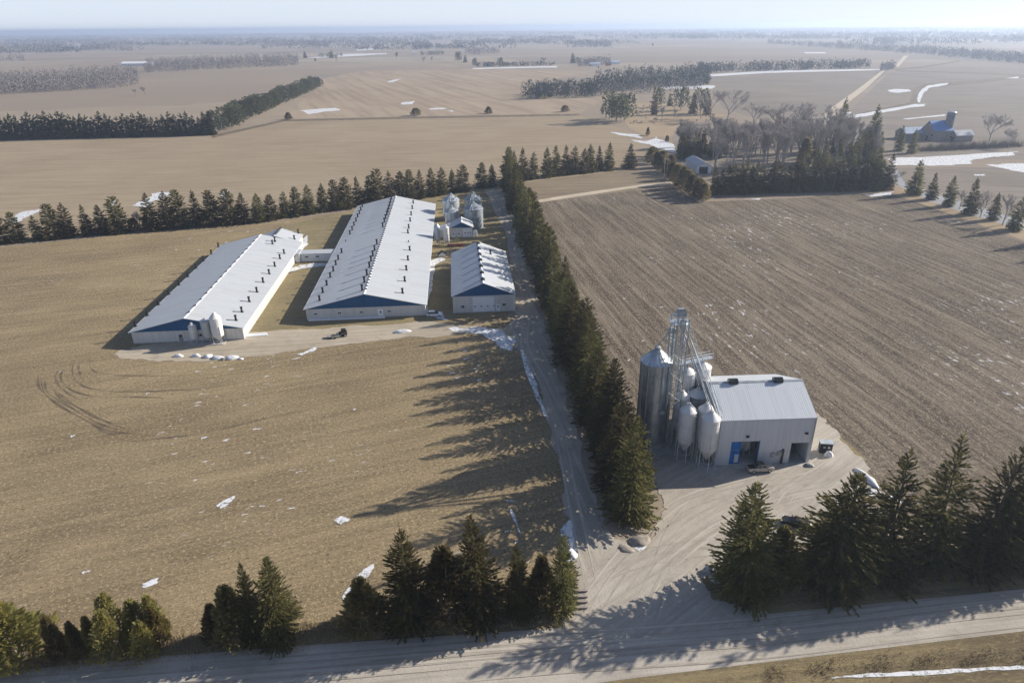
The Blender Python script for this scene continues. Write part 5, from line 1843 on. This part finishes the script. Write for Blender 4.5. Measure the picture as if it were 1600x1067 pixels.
# ---- small shed among the trees
s2 = thing('small_shed', 'small pale shed with an open dark doorway among the trees beside the brown cedar hedge', 'shed', (110.0, 408.0, 0), R(2))
ws2 = 8.7
s2f = MB()
s2f.prism([(0, 0), (ws2, 0), (ws2, 4.2), (ws2 / 2, 6.4), (0, 4.2)], 'y', 0, 24)
s2f.build('wall', 'trim', s2)
MB().prism([(-.4, 4.0), (ws2 / 2, 6.45), (ws2 + .4, 4.0), (ws2 + .4, 4.2), (ws2 / 2, 6.65), (-.4, 4.2)], 'y', -.5, 24.5).build('roof', 'white_roof', s2)
MB().box(1.5, ws2 - 2.0, -.05, -.005, .02, 3.8).build('doorway', 'dark_inside', s2)  # flat dark panel on the wall: the opening's inner shade put into its colour
fr = MB()
fr.box(1.3, 1.5, -.1, -.003, 0, 4.0)
fr.box(ws2 - 2.0, ws2 - 1.8, -.1, -.003, 0, 4.0)
fr.build('door_frame', 'trim', s2)

# ---- blue roofed farm
def house(name, label, cat, P, rz, w, l, eave, peak, roof, wall, win=2, group=None):
    r_ = thing(name, label, cat, (P.x, P.y, 0), rz, group)
    MB().prism([(-w / 2, 0), (w / 2, 0), (w / 2, eave), (0, peak), (-w / 2, eave)], 'y', 0, l).build('wall', wall, r_)
    s_ = (peak - eave) / (w / 2)
    MB().prism([(-w / 2 - .5, eave - .5 * s_ + .03), (0, peak + .03), (w / 2 + .5, eave - .5 * s_ + .03), (w / 2 + .5, eave - .5 * s_ + .3), (0, peak + .3), (-w / 2 - .5, eave - .5 * s_ + .3)], 'y', -.6, l + .6).build('roof', roof, r_)
    MB().box(-1.2, 1.2, -.06, -.005, 0, min(3.2, eave - .3)).build('door', 'dark_inside', r_)
    for k in range(win):
        x = -w / 2 + w * (k + .5) / win
        if abs(x) < 1.9:
            continue
        MB().box(x - .6, x + .6, -.06, -.005, eave * .45, eave * .45 + 1.2).build('window', 'dark_glass', r_)
    return r_


house('barn', 'dark grey barn with a bright blue roof near the concrete silo', 'barn', G(1447, 219), R(-82), 13, 15, 7.5, 13.5, 'blue_roof', 'brown_wall', 4)
house('barn', 'grey-blue roofed barn behind two dark spruces, left of the bright blue roof', 'barn', G(1405, 217), R(-84), 12, 20, 4.5, 8, 'grey_blue_roof', 'brown_wall', 3)
house('farm_shed', 'small dark shed with a white roof just right of the concrete silo', 'shed', G(1487, 221), R(-84), 8, 13, 4.6, 7.6, 'white_roof', 'brown_wall', 2)
PS = G(1485, 224)
cs = thing('concrete_silo', 'weathered round concrete silo standing behind the blue roofed barn', 'silo', at_top(1488, 176, 19.5))
pr = []
z = 0
while z < 19:
    pr += [(3.0, z), (3.0, z + .9), (3.08, z + .95), (3.0, z + 1.0)]
    z += 1.0
MB().lathe(pr + [(3.0, 19.3)], 28).build('wall', 'silo_conc', cs)
MB().lathe([(3.1, 19.2), (3.1, 19.5), (2.4, 20.1), (0, 20.4)], 28, smooth=False).build('roof', 'galv_dark', cs)
MB().box(-.6, .6, -3.5, -2.9, 1, 19).build('chute', 'silo_conc', cs)

# ---- far houses and sheds
house('long_barn', 'very long white far barn at the edge of the left bare wood', 'barn', G(193, 103), R(-88), 22, 72, 5, 9, 'white', 'trim', 3)
house('farmhouse', 'white farmhouse inside the low evergreen belt on the far fields', 'house', G(757, 104), R(-80), 9, 22, 5, 8, 'dark_roof', 'white', 3)
house('far_shed', 'pale blue grey shed at the far house with leafless trees', 'shed', G(921, 104), R(-80), 10, 22, 5, 7.5, 'grey_blue_roof', 'grey_wall', 3)
house('far_shed', 'small pale blue shed right of the far house', 'shed', G(955, 101), R(-80), 10, 18, 5, 7.5, 'grey_blue_roof', 'grey_wall', 3)
house('far_house', 'reddish far house beside the pale blue sheds', 'house', G(947, 103), R(-80), 9, 10, 5, 7.5, 'dark_roof', 'red_paint', 3)
house('far_house', 'far white house on the fields above the middle evergreen clump', 'house', G(642, 86), R(-80), 10, 14, 6, 9, 'white_roof', 'white', 3)
house('far_house', 'tiny white house among the distant woods at the upper left', 'house', G(224, 68), R(-80), 12, 26, 7, 11, 'white_roof', 'white', 3)
house('far_house', 'tiny white barn among the distant woods, left of the long barn', 'house', G(116, 74), R(-80), 12, 26, 7, 11, 'white_roof', 'white', 3)
house('far_house', 'tiny white farmhouse on the pale horizon field at the middle left', 'house', G(585, 66), R(-80), 14, 30, 7, 11, 'white_roof', 'white', 3)
house('house', 'bluish house half hidden in the evergreen belt by the contour strips', 'house', G(836, 148), R(-70), 8, 10, 4.5, 7, 'grey_blue_roof', 'grey_wall', 3)
yt_ = thing('straw_trailer', 'small yellow loaded trailer before the evergreen belt by the contour strips', 'trailer', G(850.5, 154.5), R(10))
MB().box(-2.6, 2.6, -1.3, 1.3, .8, 4.2).build('load', 'yellow_paint', yt_)
for x in (-1.6, 1.6):
    w = MB()
    w.tube((x, -1.4, .55), (x, 1.4, .55), .55, n=12)
    w.build('wheel', 'rubber', yt_)

# ---- utility poles
for x, y, yt, lb in ((1037, 280, 246, 'slim pale utility pole, left of a close pair beside the brown cedar hedge'), (1041, 281, 247, 'slim pale utility pole, right of a close pair beside the brown cedar hedge'), (1103, 313, 290, 'short pale pole at the near end of the brown cedar hedge'), (1020, 262, 244, 'short pole at the far end of the brown cedar hedge')):
    P = G(x, y)
    hh = height_at(x, y, yt)
    u_ = thing('utility_pole', lb, 'pole', (P.x, P.y, 0), .3)
    MB().tube((0, 0, -.3), (0, 0, hh), .17, .12, 8).build('post', 'pole', u_)
    cb = MB()
    cb.box(-.9, .9, -.06, .06, hh - .9, hh - .75)
    for q in (-.7, 0, .7):
        cb.tube((q, 0, hh - .75), (q, 0, hh - .5), .05, n=6)
    cb.build('crossarm', 'pole', u_)
# ------------------------------------------------------------------ vehicles and yard objects
def wheel(root, x, y, r, w):
    t_ = MB()
    t_.lathe([(r * .62, -w / 2), (r * .93, -w / 2), (r, -w / 2 + .04), (r, w / 2 - .04), (r * .93, w / 2), (r * .62, w / 2), (r * .62, -w / 2)], 20)
    o = t_.build('wheel', 'rubber', root, (x, y, r))
    o.rotation_euler = (math.pi / 2, 0, 0)
    h_ = MB()
    h_.lathe([(.02, w / 2 - .06), (r * .3, w / 2 - .03), (r * .63, w / 2 - .01)], 16, smooth=False)
    h_.lathe([(r * .63, -w / 2 + .01), (r * .3, -w / 2 + .03), (.02, -w / 2 + .06)], 16, smooth=False)
    h_.build('rim', 'chrome', o)


def car(label, P, rz, kind, paint, cat):
    """nose towards +x, built round its own centre"""
    r_ = thing('pickup_truck' if kind == 'pickup' else 'parked_car', label, cat, (P.x, P.y, .07), rz)
    if kind == 'pickup':
        Lh, hw, wh, wr = 2.9, .98, 1.85, .44
        side = [(-2.9, .62), (-2.9, 1.16), (-2.86, 1.24), (2.2, 1.30), (2.82, 1.2), (2.9, 1.0), (2.9, .55)]
        lower = [(2.35, .42), (1.4, .42), (-1.35, .42), (-2.4, .45)]
        roof = [(-.98, 1.24), (-.86, 1.98), (.72, 2.02), (1.5, 1.28)]
        ax = (1.85, -1.75)
    else:
        Lh, hw, wh, wr = 2.4, .93, 1.6, .36
        side = [(-2.4, .5), (-2.42, .9), (-2.2, 1.02), (1.2, 1.02), (2.1, .88), (2.4, .7), (2.4, .42)]
        lower = [(1.9, .34), (-1.9, .34)]
        roof = [(-2.15, 1.0), (-1.75, 1.58), (.15, 1.62), (1.15, 1.01)]
        ax = (1.45, -1.45)
    b_ = MB()
    prof = side + lower
    # body shell with a slight tumble of the flanks
    n = len(prof)
    vs = []
    for y, k in ((-hw, 1), (-hw * .95, 1.0), (hw * .95, 1.0), (hw, 1)):
        inset = 0 if abs(y) < hw * .97 else .06
        for (x, z) in prof:
            cx = x * (1 - inset * .35)
            cz = z - (inset if z > .9 else 0) * .6 + (inset if z < .5 else 0)
            vs.append((cx, y, cz))
    fs = [tuple(range(n)), tuple(range(3 * n, 4 * n))[::-1]]
    for q in range(3):
        fs += [(q * n + i, (q + 1) * n + i, (q + 1) * n + (i + 1) % n, q * n + (i + 1) % n) for i in range(n)]
    b_.add(vs, fs)
    body = b_.build('body', paint, r_)
    c_ = MB()
    tw_ = hw * .78
    bw = hw * .93
    q = []
    for (x, z) in roof:
        yy = bw if z < 1.35 else tw_
        q.append((x, yy, z))
    c_.add([(x, -y, z) for x, y, z in q] + [(x, y, z) for x, y, z in q], [(0, 1, 2, 3)[::-1], (4, 5, 6, 7), (0, 4, 5, 1)[::-1], (3, 7, 6, 2), (1, 5, 6, 2)[::-1], (0, 4, 7, 3)])
    c_.build('cab', paint if kind == 'pickup' else 'dark_glass', r_)
    gl = MB()
    # windscreen, rear screen and side windows, a little proud of the cab
    def pane(pts, off):
        gl.add([(x + off[0], y + off[1], z + off[2]) for x, y, z in pts], [(0, 1, 2, 3)])
    A0, A1, A2, A3 = roof
    pane([(A2[0] + .12, -tw_ * .93, A2[1] - .08), (A2[0] + .12, tw_ * .93, A2[1] - .08), (A3[0] - .06, bw * .93, A3[1] + .06), (A3[0] - .06, -bw * .93, A3[1] + .06)], (.02, 0, .02))
    pane([(A1[0] - .02, -tw_ * .9, A1[1] - .08), (A1[0] - .02, tw_ * .9, A1[1] - .08), (A0[0] + .02, bw * .9, A0[1] + .12), (A0[0] + .02, -bw * .9, A0[1] + .12)], (-.03, 0, .02))
    for s_ in (-1, 1):
        for (fa, fb) in ((.06, .46), (.54, .92)):
            def pt(f, top):
                x0 = A0[0] + (A3[0] - A0[0]) * f
                x1 = A1[0] + (A2[0] - A1[0]) * f
                return (x1, s_ * (tw_ + .03), A1[1] - .1) if top else (x0 * .94 + x1 * .06, s_ * (bw + .0), A0[1] + .1)
            pane([pt(fa, 0), pt(fb, 0), pt(fb, 1), pt(fa, 1)], (0, s_ * .015, 0))
    gl.build('window_glass', 'dark_glass', r_)
    rp = MB()
    rp.box(A1[0] + .03, A2[0] - .03, -tw_ * .95, tw_ * .95, A1[1] + .045, A1[1] + .06)
    rp.build('roof_panel', 'dark_glass' if kind == 'pickup' else paint, r_)
    if kind == 'pickup':
        MB().box(-2.78, -1.02, -.84, .84, 1.225, 1.26).build('bed', 'black', r_)
        rl_ = MB()
        for s_ in (-1, 1):
            rl_.box(-2.86, -1.0, s_ * .91 - .07, s_ * .91 + .07, 1.18, 1.33)
        rl_.box(-2.93, -2.78, -.9, .9, .95, 1.33)
        rl_.build('bed_rail', paint, r_)
        MB().box(-2.99, -2.86, -.9, .9, .5, .66).build('rear_bumper', 'chrome', r_)
        MB().box(2.86, 3.0, -.9, .9, .46, .64).build('front_bumper', 'chrome', r_)
        MB().box(2.86, 2.95, -.5, .5, .7, 1.08).build('grille', 'black', r_)
    else:
        MB().box(-2.5, -2.38, -.8, .8, .42, .6).build('rear_bumper', paint, r_)
        MB().box(2.34, 2.46, -.8, .8, .36, .55).build('front_bumper', paint, r_)
    for s_ in (-1, 1):
        MB().box(Lh - .12, Lh + .03, s_ * hw * .72 - .17, s_ * hw * .72 + .17, .74, .93).build('headlight', 'lamp_glass', r_)
        MB().box(-Lh - .03, -Lh + .08, s_ * hw * .85 - .1, s_ * hw * .85 + .08, .7, 1.0).build('tail_light', 'red_light', r_)
        MB().box(roof[3][0] - .35, roof[3][0] - .15, s_ * (hw + .02), s_ * (hw + .2), 1.1, 1.28).build('mirror', 'black', r_)
        for x in ax:
            wheel(r_, x, s_ * (hw - .1), wr, .26)
    return r_


pa, pb = G(1169, 741), G(1209, 739)
car('silver pickup truck with dark cab and open bed parked before the mill', (pa + pb) / 2 + Vector((0, .9, 0)), math.atan2((pb - pa).y, (pb - pa).x) + .02, 'pickup', 'silver_paint', 'pickup truck').scale = (.9, .9, .9)
car('dark car parked at the edge of the yard, half hidden behind a thick spruce', G(1243, 822), R(150), 'car', 'dark_paint', 'car')
car('snow dusted white car parked at the right corner of the wide barn', G(679, 494), R(4), 'car', 'white', 'car')

# black cabinet
P = G(1288, 706)
cb = thing('generator_cabinet', 'black generator cabinet with a pale top right of the mill', 'cabinet', (P.x, P.y, .06), R(-8))
MB().box(-1.15, 1.15, -.7, .7, .15, 2.3).build('case', 'black', cb)
MB().box(-1.3, 1.3, -.85, .85, 2.3, 2.48).build('lid', 'hopper_grey', cb)
for x in (-.45, .45):
    MB().tube((x, -.705, 1.5), (x, -.76, 1.5), .24, n=14).build('gauge', 'hopper_grey', cb)
MB().box(-1.25, 1.25, -.8, .8, 0, .15).build('skid', 'galv_dark', cb)


def lump(name, label, cat, P, sx, sy, sz, m_, seed, group=None, n=14, z=0.0):
    r = random.Random(seed)
    b_ = MB()
    rows = 6
    ph = [r.uniform(0, 6.28) for _ in range(6)]
    vs = []
    for j in range(rows + 1):
        a = math.pi / 2 * j / rows
        for k in range(n):
            w = 2 * math.pi * k / n
            q = 1 + .16 * math.sin(2 * w + ph[0]) + .12 * math.sin(3 * w + ph[1] + a * 2) + .08 * math.sin(5 * w + ph[2] + 3 * a) + r.gauss(0, .03)
            vs.append((sx * math.cos(a) * math.cos(w) * q, sy * math.cos(a) * math.sin(w) * q, sz * math.sin(a) * (.85 + .15 * q) - .05))
    fs = [(j * n + i, j * n + (i + 1) % n, (j + 1) * n + (i + 1) % n, (j + 1) * n + i) for j in range(rows) for i in range(n)]
    b_.add(vs, fs, True)
    o = b_.build(name, m_, None, (P.x, P.y, z))
    o.rotation_euler = (0, 0, r.uniform(-.3, .3))
    return tag(o, label, cat, group)


for i, (x, y, a, hz_) in enumerate(((279, 557, 1.1, 1.0), (307, 557, 1.0, 1.1), (325, 558, 1.3, 1.1), (340, 560, 1.5, 1.1), (362, 560, 1.6, 1.2), (376, 561, .8, .6))):
    lump('snow_heap', 'white snow heap beside the lane, %s of the line before the left barn' % nth(i + 1), 'snow heap', G(x, y), a * 1.1, a * .7, hz_ * .75, 'snow', 200 + i, 'snow heaps along the lane before the left barn')
lump('soil_heap', 'small brown soil clod between the snow heaps beside the lane', 'soil heap', G(349, 562), .9, .6, .7, 'tan_soil', 220)
lump('snow_heap', 'grubby snow heap on the lane edge in front of the wide barn', 'snow heap', G(628, 519), 2.2, 1.0, .9, 'snow', 221)
lump('snow_heap', 'long ploughed snow heap at the edge of the yard behind the open spruces', 'snow heap', G(1354, 747), 1.0, 3.0, .8, 'snow', 222).rotation_euler = (0, 0, R(14))
lump('white_bag', 'full white bulk bag beside the black generator cabinet', 'bag', G(1294, 713), .75, .6, 1.3, 'white', 223, z=.06)
lump('white_bag', 'small white bag left of the black generator cabinet', 'bag', G(1278, 704), .45, .4, .8, 'white', 224, z=.06)
lump('boulder', 'pale flat boulder at the right corner of the mill', 'boulder', G(1264, 728), 1.1, .6, .6, 'stone', 225, z=.06)
lump('boulder', 'grey boulder at the yard corner below the broad spruce', 'boulder', G(1109, 893), 1.1, .8, 1.1, 'stone', 226)
lump('boulder', 'pale round boulder right below the other one at the yard corner', 'boulder', G(1117, 906), .9, .8, 1.1, 'stone', 227)
lump('soil_heap', 'brown soil heap with snow at the end of the driveway windbreak', 'soil heap', G(1000, 846), 2.0, 1.3, .9, 'tan_soil', 228)
lump('soil_heap', 'low soil heap between the driveway and the yard', 'soil heap', G(978, 858), 1.5, 1.0, .45, 'tan_soil', 229)
for i, (x, y, a, hz_) in enumerate(((889, 832, .8, .6), (889, 850, .9, .7), (892, 866, 1.0, .7), (890, 818, .6, .4))):
    lump('snow_heap', 'bluish snow heap on the left edge of the driveway, %s of the four' % ('nearest', 'second nearest', 'third', 'farthest')[(2, 1, 0, 3)[i]], 'snow heap', G(x, y), a, a * 1.3, hz_, 'snow', 240 + i, 'snow heaps on the driveway edge')

# planks by the driveway mouth
for i, y in enumerate((924, 933, 941, 950)):
    P = G(908, y)
    b_ = MB()
    b_.box(-1.0, 1.0, -.25, .25, .12, .32)
    for x in (-.8, .8):
        b_.box(x - .08, x + .08, -.2, .2, 0, .118)
    o = b_.build('timber_bench', 'wood_grey', None, (P.x, P.y, .06))
    o.rotation_euler = (0, 0, R(3))
    tag(o, 'pale low timber plank beside the driveway mouth, %s of the four' % ('farthest', 'second farthest', 'second nearest', 'nearest')[i], 'timber', 'pale planks beside the driveway mouth')

# skid loader on the lane edge
P = G(536, 525)
sk = thing('skid_loader', 'small black skid loader parked on the lane below the wide barn', 'loader', (P.x, P.y, .08), R(190))
MB().prism([(-1.2, .4), (1.1, .4), (1.2, 1.0), (.5, 1.2), (.4, 2.0), (-.8, 2.05), (-1.2, 1.3)], 'y', -.7, .7).build('body', 'black', sk)
MB().box(-.5, .42, -.72, .72, 1.25, 1.9).build('cab_glass', 'dark_glass', sk)
for s_ in (-1, 1):
    MB().prism([(-1.0, 1.3), (1.5, .7), (1.7, .4), (1.55, .35), (1.35, .6), (-1.0, 1.1)], 'y', s_ * .8 - .06, s_ * .8 + .06).build('lift_arm', 'galv_dark', sk)
    for x in (-.7, .6):
        wheel(sk, x, s_ * .78, .42, .3)
MB().prism([(1.5, .1), (2.2, .1), (2.2, .2), (1.7, .8), (1.5, .8)], 'y', -.9, .9).build('bucket', 'galv_dark', sk)
P = G(521, 528)
sp2 = thing('flat_trailer', 'low dark flat trailer beside the black skid loader', 'trailer', (P.x, P.y, .08), R(5))
MB().box(-1.8, 1.8, -.8, .8, .5, .62).build('deck', 'wood_grey', sp2)
for s_ in (-1, 1):
    wheel(sp2, 0, s_ * .9, .35, .22)
MB().tube((1.8, 0, .5), (2.7, 0, .4), .05, n=6).build('drawbar', 'black', sp2)

# white box and boards at the corner of the left barn
P = G(374, 527)
wb = thing('equipment_trailer', 'white boxed equipment cart with a black part at the corner of the left barn', 'cart', (P.x, P.y, .08), R(6))
MB().box(-1.1, 1.2, -.9, .9, .7, 2.3).build('box', 'white', wb)
MB().box(-1.15, -.2, -.95, .95, .45, 1.2).build('engine', 'black', wb)
for s_ in (-1, 1):
    wheel(wb, .4, s_ * .95, .4, .25)
MB().box(.2, 1.0, -.93, -.902, 1.3, 1.9).build('panel', 'galv_dark', wb)
P = G(400, 524)
b_ = MB()
for k in range(5):
    b_.box(-3.4 + .1 * k, 3.4 - .15 * k, -1.0 + k * .42, -.62 + k * .42, 0, .16 + .05 * (k % 2))
o = b_.build('board_stack', 'trim', None, (P.x, P.y, .08))
o.rotation_euler = (0, 0, R(10))
tag(o, 'low stack of white boards lying on the lane right of the left barn', 'board stack')

# green machine at the end of the driveway, tank, junk
P = G(770, 293)
gr = thing('tractor', 'green tractor parked at the far end of the driveway windbreak', 'tractor', (P.x, P.y, .05), R(-85))
MB().prism([(-1.8, .9), (2.2, .9), (2.3, 1.8), (.6, 2.0), (-1.8, 1.6)], 'y', -.7, .7).build('body', 'green_paint', gr)
MB().prism([(-1.7, 1.62), (.4, 1.95), (.2, 3.3), (-1.4, 3.3)], 'y', -.75, .75).build('cab', 'dark_glass', gr)
MB().box(-1.6, .4, -.85, .85, 3.3, 3.45).build('cab_roof', 'green_paint', gr)
for s_ in (-1, 1):
    wheel(gr, -1.2, s_ * 1.05, .95, .5)
    wheel(gr, 1.7, s_ * .9, .6, .35)
P = G(743, 371)
tk = thing('fuel_tank', 'small white upright tank at the right corner of the small shed', 'tank', (P.x, P.y, .04))
MB().lathe([(.75, .4), (.8, .6), (.8, 2.6), (.4, 3.0), (0, 3.05)], 18).build('tank_body', 'white', tk)
for k in range(4):
    w = k * 1.57 + .78
    MB().tube((.6 * math.cos(w), .6 * math.sin(w), 0), (.6 * math.cos(w), .6 * math.sin(w), .6), .06, n=6).build('leg', 'galv_dark', tk)
P = G(691, 400)
dg = thing('calf_hutch', 'tiny dark roofed hutch in the grass between the wide barn and the workshop', 'hutch', (P.x, P.y, .04), R(10))
MB().prism([(-1.4, 0), (1.4, 0), (1.4, .8), (0, 1.7), (-1.4, .8)], 'y', -1.1, 1.1).build('wall', 'trim', dg)
MB().prism([(-1.75, .6), (0, 1.75), (1.75, .6), (1.75, .8), (0, 1.95), (-1.75, .8)], 'y', -1.3, 1.3).build('roof', 'black', dg)
P = G(711, 385)
b_ = MB()
b_.box(-3, 3, -.5, .5, .4, .9)
b_.box(-2.6, -2.2, -.9, .9, 0, .398)
b_.box(2.2, 2.6, -.9, .9, 0, .398)
o = b_.build('farm_implement', 'red_paint', None, (P.x, P.y, .04))
o.rotation_euler = (0, 0, R(8))
tag(o, 'faded red farm implement lying behind the workshop', 'implement')
